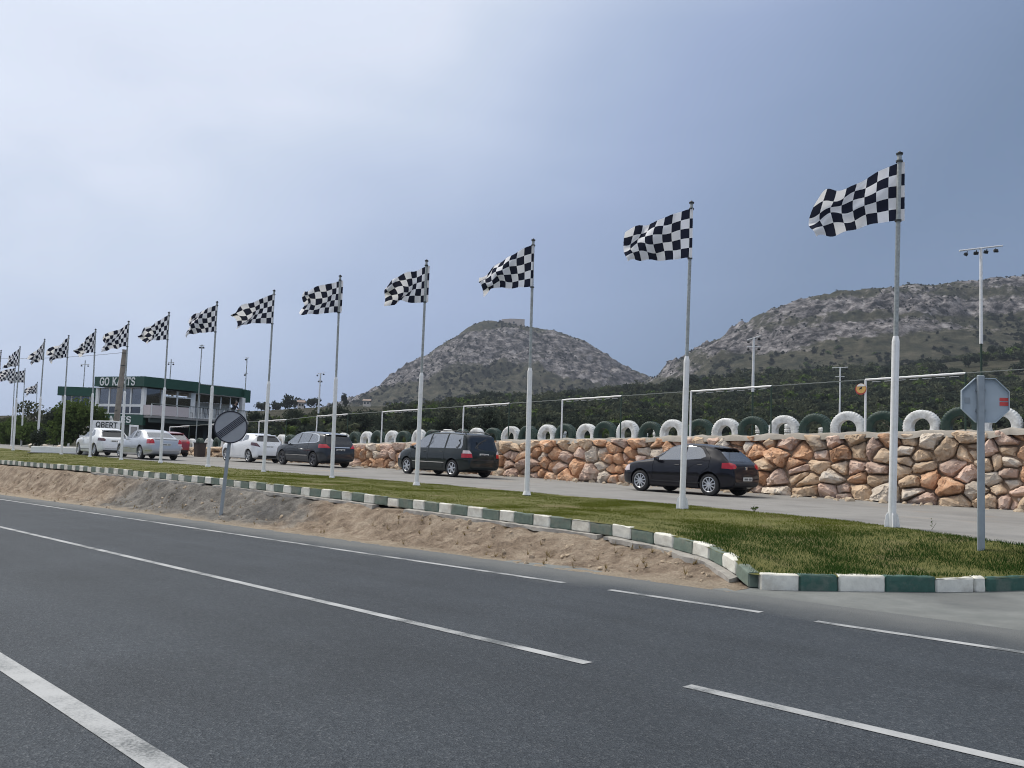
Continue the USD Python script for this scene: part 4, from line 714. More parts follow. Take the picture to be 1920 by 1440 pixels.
def make_car(name, label, loc, sp, yaw=0.0, group='cars parked along the lane'):
    t = thing(name, label, 'car', loc, yaw, group); L, W, H, pm = sp['L'], sp['W'], sp['H'], sp['paint']; hw = W / 2
    out = body_solid(sp); thin = body_solid(sp, .014); grown = None
    cabx0, cabx1 = sp['cab']; inner = body_solid(sp, .05, cabx0, cabx1, floor=.34)
    body = out - inner
    for ax in sp['axles']:
        for s in (-1, 1):
            y0, y1 = (hw - .27, hw + .1) if s > 0 else (-hw - .1, -hw + .27)
            body = body - man(tube((ax, y0, sp['r'] + .01), (ax, y1, sp['r'] + .01), sp['r'] + .055, n=40))
    glass = []
    shell = out - thin
    for nm, poly, gm in sp['side']:
        for s in (-1, 1):
            pr = prism_xz(poly, .3, 1.2) if s > 0 else prism_xz(poly, -1.2, -.3)
            body = body - pr; glass.append(('side_window', (shell ^ pr), gm))
    pr = prism_yz(sp['rearwin'], L - 1.15, L + .2); body = body - pr; glass.append(('rear_window', shell ^ pr, sp.get('rg', 'car_glass')))
    pr = prism_yz(sp['windscreen'], sp['ws_x'][0], sp['ws_x'][1]); body = body - pr; glass.append(('windscreen', shell ^ pr, 'car_glass'))
    if 'strips' in sp:
        for p in sp['strips']: body = body - (prism_xz(p, -1.3, 1.3) - thin)
    for p in sp['seams']:
        lp = Polygon(p); sm = prism_xz(lp.buffer(.006).difference(lp.buffer(-.006)), -1.3, 1.3); body = body - (sm - thin)
    rs_ = Polygon(sp['hatch']); sm = prism_yz(rs_.buffer(.007).difference(rs_.buffer(-.007)), L - .75, L + .2); body = body - (sm - thin)
    obj('body', tm(body), pm, t, smooth=28)
    for nm, g, gm in glass:
        if not g.is_empty(): obj(nm, tm(g), gm, t, smooth=28)
    gr = body_solid(sp, -.006); sh2 = gr - thin
    for s in (-1, 1):
        mir = lambda P_: [(s * a, b) for a, b in P_]
        for nm, poly, mt, dx in sp['lamps']:
            g = sh2 ^ prism_yz(mir(poly), L - dx, L + .2)
            if not g.is_empty(): obj(nm, tm(g), mt, t, smooth=28)
        g = sh2 ^ prism_yz(mir([(.38, .58), (.9, .62), (.9, .80), (.38, .74)]), -.1, .42)
        if not g.is_empty(): obj('headlight', tm(g), 'lamp_clear', t, smooth=28)
    for nm, poly, mt in sp.get('trim', []):
        g = sh2 ^ prism_xz(poly, -1.3, 1.3)
        if not g.is_empty(): obj(nm, tm(g), mt, t, smooth=28)
    for nm, poly, mt in sp.get('rtrim', []):
        g = sh2 ^ prism_yz(poly, L - .5, L + .2)
        if not g.is_empty(): obj(nm, tm(g), mt, t, smooth=28)
    pz, px_, pt = sp['plate']; pb = box((0, 0, 0), (.016, .46, .105), bev=.004); rot(pb, -pt, [0, 1, 0]); pb.apply_translation((px_, 0, pz)); obj('number_plate', pb, 'plate', t)
    dg = cat([box((px_ + .010, y, pz), (.003, .034, .055)) for y in (-.16, -.11, -.06, -.01, .07, .12, .17)]); rot(dg, -pt, [0, 1, 0], (px_, 0, pz)); obj('plate_characters', dg, 'black_paint', t, smooth=False)
    for ax in sp['axles']:
        for s in (-1, 1): wheel(t, sp, ax, s, sp.get('rim', 'rim_silver'), sp.get('spokes', 10))
    mx, mz = sp['mirror']
    for s in (-1, 1):
        mm = cat([tm(m3.Manifold.hull_points(np.array([(mx + a * .045 + (.03 if b > 0 else 0), s * (hw + .07 + b * .085), mz + c * .058 * (1 - .2 * (b > 0))) for a in (-1, 1) for b in (-1, 1) for c in (-1, 1)] + [(mx - .07, s * (hw + .07), mz)])).refine_to_length(.03)), box((mx - .01, s * (hw - .01), mz - .04), (.05, .1, .03))]); obj('mirror', mm, sp.get('mirror_paint', pm), t, smooth=40)
    for (hx, hz) in sp['handles']:
        for s in (-1, 1):
            obj('door_handle', box((hx, s * (hw - .008 - .012), hz), (.17, .035, .028), bev=.008), sp.get('handle_paint', pm), t)
    sx = [sp['seat'], sp['seat'] + .9]
    sts = []
    for k, x in enumerate(sx):
        for y in ((-.36, .36) if k == 0 else (-.42, 0, .42)):
            b = box((0, 0, .3), (.13, .46 if k == 0 else .42, .62), bev=.04); h = box((.0, 0, .71), (.09, .26, .17), bev=.03); q = cat([b, h]); rot(q, .28, [0, 1, 0]); q.apply_translation((x, y, .5)); sts.append(q)
            sts.append(box((x - .25, y, .47), (.5, .45, .14), bev=.04))
    sts.append(box((sp['ws_x'][0] + .55, 0, .8), (.35, W - .3, .2), bev=.04))
    obj('seats', cat(sts), 'interior', t, smooth=30)
    obj('underbody', box((L / 2, 0, .27), (L - .8, W - .34, .17), bev=.03), 'plastic_black', t)
    for f in sp.get('extra', []): f(t, sp)
    return t
# the black five-door hatchback
HB = dict(L=4.05, W=1.69, H=1.445, r=.312, axles=(.83, 3.30), wr=.70, cab=(1.0, 3.62),
    top=[(0, .56), (.03, .66), (.15, .76), (.4, .86), (.9, .955), (1.12, .99), (1.3, 1.07), (1.7, 1.29), (2.05, 1.405), (2.45, 1.443), (2.85, 1.428), (3.15, 1.385), (3.36, 1.335), (3.46, 1.295), (3.64, 1.145), (3.82, 1.0), (3.90, .955), (3.965, .90), (4.01, .76), (4.04, .62), (4.05, .54)],
    bot=[(0, .33), (.12, .22), (.7, .17), (3.4, .18), (3.85, .25), (4.0, .30), (4.05, .40)], belt=[(0, .54), (.4, .82), (.9, .90), (1.3, .925), (2.4, .955), (3.3, 1.0), (3.7, 1.0), (3.95, .90), (4.05, .58)],
    w=[(0, .52), (.04, .60), (.15, .71), (.4, .80), (.85, .84), (2, .845), (3.3, .845), (3.6, .825), (3.82, .765), (3.96, .70), (4.02, .655), (4.05, .60)],
    side=[('f', [(1.42, .965), (2.38, .985), (2.38, 1.385), (2.1, 1.37), (1.8, 1.265)], 'car_glass'), ('r', [(2.46, .99), (3.0, 1.03), (3.16, 1.09), (2.98, 1.27), (2.85, 1.335), (2.46, 1.385)], 'car_glass')],
    rearwin=[(-.61, 1.0), (.61, 1.0), (.54, 1.235), (.3, 1.27), (-.3, 1.27), (-.54, 1.235)], windscreen=[(-.68, 1.0), (.68, 1.0), (.55, 1.36), (-.55, 1.36)], ws_x=(1.0, 2.2),
    seams=[[(1.3, .3), (2.42, .3), (2.42, 1.41), (2.0, 1.38), (1.33, 1.0)], [(2.42, .3), (2.95, .3), (3.0, .6), (3.3, .8), (3.32, 1.1), (3.0, 1.38), (2.42, 1.41)]], hatch=[(-.66, .64), (.66, .64), (.68, .93), (.56, 1.27), (-.56, 1.27), (-.68, .93)],
    lamps=[('tail_light', [(.47, .85), (.54, .79), (.70, .775), (.9, .80), (.9, .925), (.68, .955), (.52, .92)], 'tail_red', .34)], plate=(.50, 4.056, -.06), mirror=(1.5, .985), handles=[(2.2, .83), (3.0, .865)], seat=1.95, paint='paint_black', spokes=10,
    trim=[('sill_strip', [(1.25, .335), (3.0, .335), (3.0, .36), (1.25, .36)], 'plastic_black')], rtrim=[('lower_bumper', [(-.6, .26), (.6, .26), (.6, .40), (-.6, .40)], 'plastic_black')])
def badge(t, sp): 
    x, z = sp['badge']; obj('badge', box((x, 0, z), (.02, .085, .085), bev=.006), 'chrome', t)
def plate_light(t, sp): pass
def antenna(t, sp): obj('aerial', tube((sp['L'] - .95, 0, sp['H'] - .02), (sp['L'] - .78, 0, sp['H'] + .16), .008, .004, 6), 'plastic_black', t)
def spoiler(t, sp):
    x, z, w = sp['spoiler']; obj('spoiler', tm(m3.Manifold.hull_points(np.array([(x - .22, s * w, z) for s in (-1, 1)] + [(x + .04, s * w * .9, z - .02) for s in (-1, 1)] + [(x - .2, s * w * .96, z + .03) for s in (-1, 1)] + [(x + .03, s * w * .86, z + .005) for s in (-1, 1)] + [(x - .24, 0, z + .035), (x + .06, 0, z + .012)])).refine_to_length(.08)), sp['paint'], t)
HB |= dict(badge=(4.005, .80), spoiler=(3.50, 1.325, .56), extra=[badge, spoiler, antenna])
lift = lambda P_, a=.038: [(x, z + a * min(1, max(0, (z - .98) / .25))) for x, z in P_]
HB['top'] = lift(HB['top']); HB['side'] = [(n, lift(p_), g) for n, p_, g in HB['side']]; HB['rearwin'] = lift(HB['rearwin']); HB['hatch'] = lift(HB['hatch']); HB['windscreen'] = lift(HB['windscreen']); HB['spoiler'] = (3.50, 1.362, .56); HB['H'] = 1.48
make_car('black_hatchback', 'black five door hatchback parked at the right end of the row', (-17.82, 22.26, 0.02), HB, 0.0)
# dark green minivan
MV = dict(L=4.63, W=1.81, H=1.70, r=.325, axles=(.90, 3.735), wr=.74, cab=(1.0, 4.36),
    top=[(0, .60), (.03, .72), (.18, .84), (.5, .97), (.85, 1.06), (1.05, 1.13), (1.4, 1.36), (1.75, 1.55), (2.1, 1.655), (2.6, 1.70), (3.2, 1.70), (3.8, 1.675), (4.2, 1.645), (4.36, 1.60), (4.46, 1.30), (4.53, 1.05), (4.575, .93), (4.61, .72), (4.63, .55)],
    bot=[(0, .34), (.12, .24), (.7, .19), (3.9, .2), (4.4, .26), (4.58, .30), (4.63, .38)], belt=[(0, .58), (.5, .90), (.9, .99), (1.3, 1.02), (2.4, 1.04), (3.8, 1.05), (4.4, 1.06), (4.54, .95), (4.63, .54)],
    w=[(0, .58), (.04, .66), (.18, .78), (.5, .87), (.9, .90), (2, .905), (3.7, .905), (4.2, .885), (4.42, .845), (4.55, .79), (4.60, .76), (4.63, .72)],
    side=[('f', [(1.30, 1.06), (2.20, 1.08), (2.28, 1.60), (2.05, 1.585), (1.72, 1.47)], 'car_glass'), ('m', [(2.30, 1.08), (3.22, 1.08), (3.27, 1.63), (2.38, 1.61)], 'car_glass'), ('q', [(3.32, 1.08), (4.20, 1.09), (4.24, 1.2), (4.14, 1.59), (3.37, 1.63)], 'car_glass')],
    rearwin=[(-.74, 1.03), (.74, 1.03), (.66, 1.55), (.55, 1.60), (-.55, 1.60), (-.66, 1.55)], rg='dark_glass', windscreen=[(-.74, 1.07), (.74, 1.07), (.62, 1.60), (-.62, 1.60)], ws_x=(.95, 2.2),
    seams=[[(1.15, .34), (2.25, .34), (2.33, 1.63), (1.95, 1.62), (1.2, 1.06)], [(2.25, .34), (3.2, .34), (3.25, .6), (3.3, 1.66), (2.33, 1.63)]], hatch=[(-.74, .60), (.74, .60), (.78, 1.0), (.66, 1.62), (-.66, 1.62), (-.78, 1.0)],
    lamps=[('tail_light', [(.60, .755), (.95, .74), (.95, .90), (.61, .90)], 'tail_red', .34), ('reversing_light', [(.61, .902), (.95, .902), (.95, 1.02), (.70, 1.02)], 'lamp_clear', .30)], plate=(.86, 4.585, -.16), mirror=(1.35, 1.07), handles=[(2.08, .93), (3.08, .945)], seat=1.95, paint='paint_dark_green', spokes=6,
    trim=[('side_moulding', [(1.3, .52), (3.28, .52), (3.28, .545), (1.3, .545)], 'chrome')], rtrim=[('bumper_strip', [(-.85, .655), (.85, .655), (.85, .685), (-.85, .685)], 'plastic_black')])
def rails(t, sp):
    for s in (-1, 1):
        p = [(1.9, s * .60, 1.61), (2.1, s * .60, 1.70), (2.6, s * .60, 1.755), (3.4, s * .60, 1.75), (4.0, s * .60, 1.715), (4.2, s * .59, 1.64)]; obj('roof_rail', cat([tube(a, b, .018, n=8) for a, b in zip(p[:-1], p[1:])]), 'plastic_black', t)
MV |= dict(extra=[rails])
make_car('dark_green_minivan', 'dark green minivan with roof rails parked before the boulder wall', (-29.74, 22.33, 0.02), MV)
# dark grey people carrier
SM = dict(L=4.77, W=1.87, H=1.64, r=.34, axles=(.97, 3.82), wr=.72, cab=(1.1, 4.42),
    top=[(0, .60), (.03, .72), (.2, .85), (.55, .96), (.95, 1.04), (1.15, 1.11), (1.55, 1.36), (1.95, 1.53), (2.35, 1.615), (2.8, 1.64), (3.4, 1.62), (3.9, 1.57), (4.25, 1.52), (4.40, 1.47), (4.54, 1.22), (4.64, 1.04), (4.70, .92), (4.75, .72), (4.77, .55)],
    bot=[(0, .33), (.12, .22), (.8, .18), (4.0, .19), (4.5, .26), (4.72, .30), (4.77, .40)], belt=[(0, .58), (.55, .9), (1.0, .97), (1.5, 1.0), (2.6, 1.03), (3.8, 1.08), (4.4, 1.08), (4.66, .95), (4.77, .54)],
    w=[(0, .58), (.04, .67), (.18, .79), (.5, .89), (.95, .93), (2, .935), (3.8, .935), (4.3, .905), (4.52, .85), (4.68, .79), (4.74, .75), (4.77, .70)],
    side=[('f', [(1.42, 1.045), (2.35, 1.065), (2.42, 1.545), (2.2, 1.52), (1.85, 1.41)], 'car_glass'), ('m', [(2.45, 1.07), (3.32, 1.095), (3.36, 1.54), (2.52, 1.555)], 'car_glass'), ('q', [(3.40, 1.10), (4.0, 1.14), (4.12, 1.20), (3.95, 1.42), (3.80, 1.49), (3.44, 1.535)], 'car_glass')],
    rearwin=[(-.70, 1.07), (.70, 1.07), (.61, 1.42), (.5, 1.465), (-.5, 1.465), (-.61, 1.42)], rg='dark_glass', windscreen=[(-.76, 1.06), (.76, 1.06), (.62, 1.55), (-.62, 1.55)], ws_x=(1.05, 2.4),
    seams=[[(1.3, .32), (2.4, .32), (2.47, 1.58), (2.1, 1.54), (1.33, 1.05)], [(2.4, .32), (3.25, .32), (3.35, .62), (3.40, 1.57), (2.47, 1.58)]], hatch=[(-.72, .62), (.72, .62), (.75, 1.0), (.62, 1.48), (-.62, 1.48), (-.75, 1.0)],
    lamps=[('tail_light', [(.52, .885), (.98, .88), (.98, 1.06), (.70, 1.06)], 'tail_red', .52)], plate=(.80, 4.735, -.15), mirror=(1.48, 1.06), handles=[(2.2, .92), (3.12, .95)], seat=2.1, paint='paint_dark_grey', rim='rim_dark', spokes=5, mirror_paint='plastic_black',
    trim=[('side_moulding', [(1.36, .50), (3.32, .50), (3.32, .528), (1.36, .528)], 'chrome'), ('window_trim', list(Polygon([(1.30, 1.02), (2.4, 1.045), (4.0, 1.11), (4.19, 1.19), (4.0, 1.46), (3.8, 1.525), (3.3, 1.572), (2.6, 1.588), (2.2, 1.556), (1.8, 1.425)]).exterior.coords), 'chrome')], rtrim=[('tailgate_bar', [(-.5, .91), (.5, .91), (.5, .95), (-.5, .95)], 'chrome')], spoiler=(4.42, 1.50, .60), extra=[spoiler])
SM['trim'][1] = ('window_trim', Polygon([(1.30, 1.022), (2.4, 1.045), (4.0, 1.112), (4.19, 1.19), (4.0, 1.455), (3.8, 1.52), (3.3, 1.568), (2.6, 1.582), (2.2, 1.552), (1.8, 1.428)]).difference(Polygon([(1.36, 1.045), (2.4, 1.068), (4.0, 1.135), (4.13, 1.20), (3.96, 1.43), (3.78, 1.495), (3.3, 1.545), (2.6, 1.558), (2.2, 1.527), (1.83, 1.405)])), 'chrome')
make_car('grey_people_carrier', 'dark grey people carrier with silver window trim, left of the dark green minivan', (-39.86, 22.35, 0.02), SM)
# white three-door hatchback behind the round sign
WH = dict(HB); WH |= dict(L=4.03, W=1.71, H=1.49, r=.315, paint='paint_white', rim='rim_silver', spokes=5, axles=(.82, 3.33),
    top=[(0, .56), (.03, .68), (.15, .80), (.4, .92), (.85, 1.02), (1.05, 1.07), (1.3, 1.20), (1.65, 1.37), (2.0, 1.46), (2.4, 1.49), (2.9, 1.475), (3.3, 1.43), (3.52, 1.39), (3.64, 1.34), (3.80, 1.13), (3.90, 1.0), (3.96, .93), (4.01, .72), (4.03, .58)],
    bot=[(0, .33), (.12, .22), (.7, .17), (3.4, .18), (3.85, .25), (3.98, .30), (4.03, .40)], belt=[(0, .54), (.4, .86), (.9, .95), (1.3, .97), (2.4, 1.02), (3.2, 1.10), (3.6, 1.10), (3.9, .93), (4.03, .56)],
    w=[(0, .52), (.04, .60), (.15, .71), (.4, .81), (.85, .85), (2, .855), (3.3, .855), (3.6, .835), (3.80, .78), (3.94, .72), (4.0, .67), (4.03, .62)],
    side=[('f', [(1.38, 1.01), (2.55, 1.045), (2.55, 1.425), (2.1, 1.42), (1.78, 1.32)], 'car_glass'), ('r', [(2.62, 1.05), (3.22, 1.16), (3.0, 1.36), (2.62, 1.42)], 'car_glass')],
    rearwin=[(-.64, 1.07), (.64, 1.07), (.55, 1.29), (.4, 1.335), (-.4, 1.335), (-.55, 1.29)], rg='dark_glass', windscreen=[(-.70, 1.07), (.70, 1.07), (.57, 1.41), (-.57, 1.41)], ws_x=(.95, 2.2),
    seams=[[(1.25, .3), (2.58, .3), (2.6, 1.45), (2.0, 1.43), (1.28, 1.02)]], hatch=[(-.66, .62), (.66, .62), (.70, .96), (.56, 1.35), (-.56, 1.35), (-.70, .96)],
    lamps=[('tail_light', [(.50, .78), (.9, .88), (.9, 1.02), (.66, 1.0)], 'tail_dark', .45)], plate=(.80, 3.985, -.1), mirror=(1.45, 1.02), handles=[(2.4, .88)], seat=1.95, trim=[], rtrim=[('lower_bumper', [(-.6, .26), (.6, .26), (.6, .37), (-.6, .37)], 'plastic_black'), ('tailgate_handle', [(-.3, .93), (.3, .93), (.3, .955), (-.3, .955)], 'chrome')], spoiler=(3.66, 1.385, .57), extra=[spoiler, antenna])
make_car('white_hatchback', 'white three door hatchback partly hidden behind the round grey sign', (-45.08, 21.95, 0.02), WH)
# white hatchback at the left end of the row, parked nearer the verge
W2 = dict(HB); W2 |= dict(paint='paint_white', side=[('f', [(1.42, .965), (2.5, .99), (2.5, 1.385), (2.1, 1.37), (1.8, 1.265)], 'car_glass'), ('r', [(2.58, .995), (3.02, 1.04), (3.12, 1.10), (2.88, 1.32), (2.58, 1.385)], 'car_glass')], rg='dark_glass', seams=[[(1.3, .3), (2.54, .3), (2.54, 1.41), (2.0, 1.38), (1.33, 1.0)]], handles=[(2.3, .85)], lamps=[('tail_light', [(.46, .84), (.55, .79), (.9, .81), (.9, .94), (.56, .95)], 'tail_dark', .34)], plate=(.80, 4.012, -.3), rtrim=[('bumper_grille', [(-.52, .40), (.52, .40), (.45, .53), (-.45, .53)], 'plastic_black'), ('lower_bumper', [(-.6, .26), (.6, .26), (.6, .33), (-.6, .33)], 'plastic_black')], extra=[spoiler, antenna])
make_car('white_hatchback', 'white hatchback at the left end of the row below the white board', (-51.75, 16.72, 0.02), W2)
# silver saloon
SA = dict(L=4.58, W=1.80, H=1.455, r=.325, axles=(.88, 3.56), wr=.70, cab=(1.1, 3.75),
    top=[(0, .56), (.03, .66), (.15, .76), (.45, .86), (1.0, .945), (1.25, .985), (1.5, 1.10), (1.85, 1.30), (2.2, 1.42), (2.55, 1.455), (2.9, 1.445), (3.2, 1.395), (3.5, 1.28), (3.8, 1.13), (3.98, 1.06), (4.3, 1.04), (4.46, 1.02), (4.52, .92), (4.56, .72), (4.58, .58)],
    bot=[(0, .33), (.12, .22), (.7, .17), (3.8, .18), (4.3, .25), (4.52, .30), (4.58, .42)], belt=[(0, .54), (.45, .82), (1.0, .90), (1.4, .93), (2.5, .965), (3.5, 1.0), (4.0, 1.0), (4.4, .97), (4.54, .80), (4.58, .56)],
    w=[(0, .54), (.04, .62), (.15, .74), (.45, .85), (.9, .89), (2, .90), (3.5, .90), (4.0, .875), (4.3, .83), (4.46, .78), (4.54, .73), (4.58, .68)],
    side=[('f', [(1.55, .99), (2.42, 1.0), (2.42, 1.395), (2.15, 1.375), (1.85, 1.25)], 'car_glass'), ('r', [(2.5, 1.0), (3.2, 1.04), (3.3, 1.10), (3.05, 1.33), (2.85, 1.385), (2.5, 1.395)], 'car_glass')],
    rearwin=[(-.62, 1.07), (.62, 1.07), (.52, 1.38), (-.52, 1.38)], windscreen=[(-.72, 1.0), (.72, 1.0), (.57, 1.38), (-.57, 1.38)], ws_x=(1.1, 2.3),
    seams=[[(1.4, .3), (2.46, .3), (2.46, 1.42), (2.1, 1.40), (1.42, .99)], [(2.46, .3), (3.1, .3), (3.2, .6), (3.45, .8), (3.4, 1.08), (3.0, 1.41), (2.46, 1.42)]], hatch=[(-.68, .66), (.68, .66), (.64, 1.0), (-.64, 1.0)],
    lamps=[('tail_light', [(.56, .79), (.95, .76), (.95, .97), (.62, 1.0)], 'tail_red', .34), ('reversing_light', [(.56, .71), (.95, .70), (.95, .775), (.58, .79)], 'lamp_clear', .22)], plate=(.74, 4.565, -.08), mirror=(1.62, 1.0), handles=[(2.28, .84), (3.22, .88)], seat=2.1, paint='paint_silver', spokes=7,
    trim=[('side_moulding', [(1.4, .50), (3.15, .50), (3.15, .53), (1.4, .53)], 'chrome')], rtrim=[('bumper_strip', [(-.85, .42), (.85, .42), (.85, .445), (-.85, .445)], 'chrome'), ('boot_lip', [(-.55, .965), (.55, .965), (.55, .985), (-.55, .985)], 'plastic_black')], extra=[antenna])
make_car('silver_saloon', 'silver saloon car parked behind the white hatchback near the verge', (-46.9, 17.2, 0.02), SA)
RC = dict(HB); RC |= dict(paint='paint_red', extra=[spoiler])
make_car('red_hatchback', 'dark red hatchback mostly hidden behind the silver saloon', (-55.8, 21.75, 0.02), RC)
NC = dict(HB); NC |= dict(paint='paint_navy', extra=[])
make_car('navy_hatchback', 'dark blue hatchback in the shade of the hedge left of the green building', (-70.5, 22.6, 0.02), NC)

# ------------------------------------------------------------------ the green building
LET = lambda txt, h, dep: meshkit.text_mesh(txt, h, dep, bold=True)
def slab_text(txt, h, dep, gap=.14):
    """letters one by one, with slab serifs on the straight stems"""
    out, x = [], 0.0
    for ch_ in txt:
        if ch_ == ' ': x += .62 * h; continue
        m = LET(ch_, h, dep); m.apply_translation((-m.bounds[0][0], 0, 0)); w = m.bounds[1][0]; m.vertices[:, 0] *= 1.0; b = []; st = .13 * h; e = .10 * h
        feet = {'K': [0.1, .9], 'A': [.04, .96], 'R': [.1, .92], 'T': [.5], 'E': [], 'B': []}.get(ch_, []); tops = {'K': [.1, .9], 'A': [.5], 'R': [], 'T': []}.get(ch_, [])
        for f in feet: b.append(box((w * f, st / 2, dep / 2 + .0015), (e * 2.6, st, dep)))
        for f in tops: b.append(box((w * f, h - st / 2, dep / 2 + .0015), (e * 2.6, st, dep)))
        if ch_ == 'T': b += [box((q, h * .86, dep / 2 + .0015), (st * .7, h * .28, dep)) for q in (.03 * w, .97 * w)]
        if ch_ in 'EBR': b += [box((.02 * w, q, dep / 2 + .0015), (e * 1.8, st, dep)) for q in (st / 2, h - st / 2)]
        g = cat([m] + b); g.apply_translation((x, 0, 0)); out.append((ch_, g)); x += w + gap * h
    return out, x
BX, BY = -70.92, 26.74; E2 = np.array([-0.314, 0.949]); E1 = np.array([-0.949, -0.314]); BA = math.atan2(E2[1], E2[0])
# local frame: x along the long side (away to the right), y towards the left along the sign front, z up
bd_ = thing('green_building', 'two storey kart track building with green fascia, big windows and a balcony', 'building', (BX, BY, 0), BA)
LB, WB_ = 11.0, 5.5; LC = 5.3
def bpart(n, ms, mt, par=None, smooth=False): return obj(n, cat(ms if isinstance(ms, list) else [ms]), mt, par or bd_, smooth=smooth)
def rng_box(x0, x1, y0, y1, z0, z1): return box(((x0 + x1) / 2, (y0 + y1) / 2, (z0 + z1) / 2), (abs(x1 - x0), abs(y1 - y0), abs(z1 - z0)))
bpart('fascia', [rng_box(-.35, LC, -.35, WB_ + .1, 5.10, 5.90)], 'green_panel')
bpart('rear_fascia', [rng_box(LC, LB + .25, .35, WB_ + .1, 5.05, 5.78), rng_box(LB - .2, LB + .55, .1, WB_ + .2, 4.6, 5.72)], 'green_panel')
bpart('roof', [rng_box(-.2, LB, .0 + .5, WB_, 5.80, 5.86)], 'slab_grey')
bpart('soffit', [rng_box(-.3, LB, .1, WB_, 4.97, 5.015)], 'slab_grey')
bpart('upper_floor', [rng_box(0, LB, 0.02, WB_, 2.72, 2.86)], 'slab_grey')
bpart('rear_wall', [rng_box(0.1, LB, WB_ - .15, WB_, 0, 3.5), rng_box(LB - .12, LB, .6, WB_ - .15, 0, 3.5)] + [rng_box(x - .08, x + .08, WB_ - .15, WB_, 3.5, 4.97) for x in np.arange(.2, LB, 1.8)], 'white_paint')
bpart('inner_wall', [rng_box(5.0, 5.15, 3.6, WB_ - .15, 2.86, 4.97)], 'white_paint')
bpart('lower_wall', [rng_box(0.12, 0.25, 0.0, WB_, 0, 2.1), rng_box(1.8, LB - .5, 2.6, 2.75, 0, 2.72)], 'undercroft')
bpart('sign_band', [rng_box(-.14, .12, -.25, WB_ + .15, 2.05, 2.86)], 'green_panel')
for y in (0.0, WB_): bpart('corner_post', [rng_box(-.12, .12, y - .16, y + .16, 2.87, 5.02)], 'white_paint')
for x, w in ((5.0, .42), (LB - .3, .35)): bpart('column', [rng_box(x - w / 2, x + w / 2, .02, .42, 2.86, 4.97)], 'white_paint')
for x in (3.0, 6.5, 9.6): bpart('ground_column', [rng_box(x - .2, x + .2, .05, .45, 0, 2.72)], 'undercroft')
fy = [0.16, 1.45, 2.75, 4.05, WB_ - .16]
for a, b in zip(fy[:-1], fy[1:]):
    w = bpart('window', [rng_box(-.06, .06, a, a + .07, 2.9, 5.02), rng_box(-.06, .06, b - .07, b, 2.9, 5.02), rng_box(-.055, .055, a + .07, b - .07, 2.9, 2.98), rng_box(-.055, .055, a + .07, b - .07, 3.5, 3.70)], 'white_paint')
    obj('upper_pane', rng_box(-.012, .0, a + .07, b - .07, 3.70, 5.02), 'window_glass', w, smooth=False); obj('lower_pane', rng_box(-.012, 0, a + .07, b - .07, 2.98, 3.5), 'dark_glass', w, smooth=False)
bpart('paper_sheet', [rng_box(.10, .11, .35, 1.25, 3.72, 4.5)], 'white_paint')
sx_ = [0.14, 1.75, 3.3, 4.78]
for k, (a, b) in enumerate(zip(sx_[:-1], sx_[1:])):
    fr = [rng_box(a, a + .08, 0.0, .1, 2.88, 4.98), rng_box(b - .06, b, 0.0, .1, 2.88, 4.98)]
    if k > 0: fr.append(rng_box(a + .08, b - .06, .005, .095, 4.45, 4.55))
    w = bpart('side_window', fr, 'white_paint'); obj('pane', rng_box(a + .08, b - .06, .04, .05, 2.88, 4.44 if k else 4.98), 'window_glass', w, smooth=False)
bpart('rear_screen', [rng_box(5.4, LB - .5, 1.5, 1.56, 2.88, 4.35)], 'white_paint')
for x in (6.0, 7.2, 8.4, 9.5): bpart('mullion', [rng_box(x - .05, x + .05, .42, .5, 2.88, 4.95)], 'white_paint')
for a, b in ((5.3, 7.15), (7.25, 8.35), (8.45, 9.45), (9.55, LB - .5)): bpart('upper_pane', [rng_box(a, b, .45, .46, 4.3, 4.92)], 'dark_glass')
# balcony along the long side
bpart('balcony_slab', [rng_box(-.1, LB - .6, -1.05, .02, 2.66, 2.83)], 'slab_grey')
bpart('balcony_beam', [rng_box(-.08, LB - .7, -.95, -.8, 2.3, 2.66)], 'undercroft')
for k in range(3): bpart('balcony_panel', [rng_box(.02 + k * 1.25, 1.2 + k * 1.25, -1.03, -1.0, 2.87, 3.66)], 'balcony_panel')
for k in range(9): bpart('railing_post', [rng_box(-.06 + k * 1.25, .01 + k * 1.25, -1.05, -.98, 2.83, 3.78)], 'white_paint')
bpart('handrail', [rng_box(-.06, 10.3, -1.06, -.97, 3.74, 3.80)], 'wire'); bpart('bottom_rail', [rng_box(3.8, 10.3, -1.04, -1.0, 2.87, 2.92)], 'white_paint')
bpart('end_railing', [rng_box(-.08, -.04, -1.0, .0, 2.87, 3.66)], 'balcony_panel')
bpart('spindles', [rng_box(x - .012, x + .012, -1.03, -1.01, 2.9, 3.74) for x in np.arange(3.85, 10.2, .14)], 'white_paint')
for i, (x, y) in enumerate([(4.2, -.5), (5.6, -.55), (6.2, -.45), (7.3, -.5), (8.2, -.5)]):
    wx = np.array([BX, BY]) + E2 * x + np.array([-E2[1], E2[0]]) * y
    c = thing('balcony_chair', f'dark chair on the balcony, {["nearest the pink panels", "left of the white column foot", "right of the white column foot", "in the middle of the open railing", "close to the round sign"][i]}', 'chair', (wx[0], wx[1], 2.835), BA + .3 * i, 'dark chairs on the balcony')
    obj('seat', box((0, 0, .44), (.44, .44, .04), bev=.01), 'plastic_black', c); obj('backrest', cat([box((-.2, yy, .68), (.03, .07, .46)) for yy in (-.17, 0, .17)] + [box((-.2, 0, .91), (.032, .42, .05))]), 'plastic_black', c)
    for a in (-1, 1):
        for b in (-1, 1): obj('leg', tube((a * .19, b * .19, 0), (a * .19, b * .19, .43), .018, n=6), 'plastic_black', c)
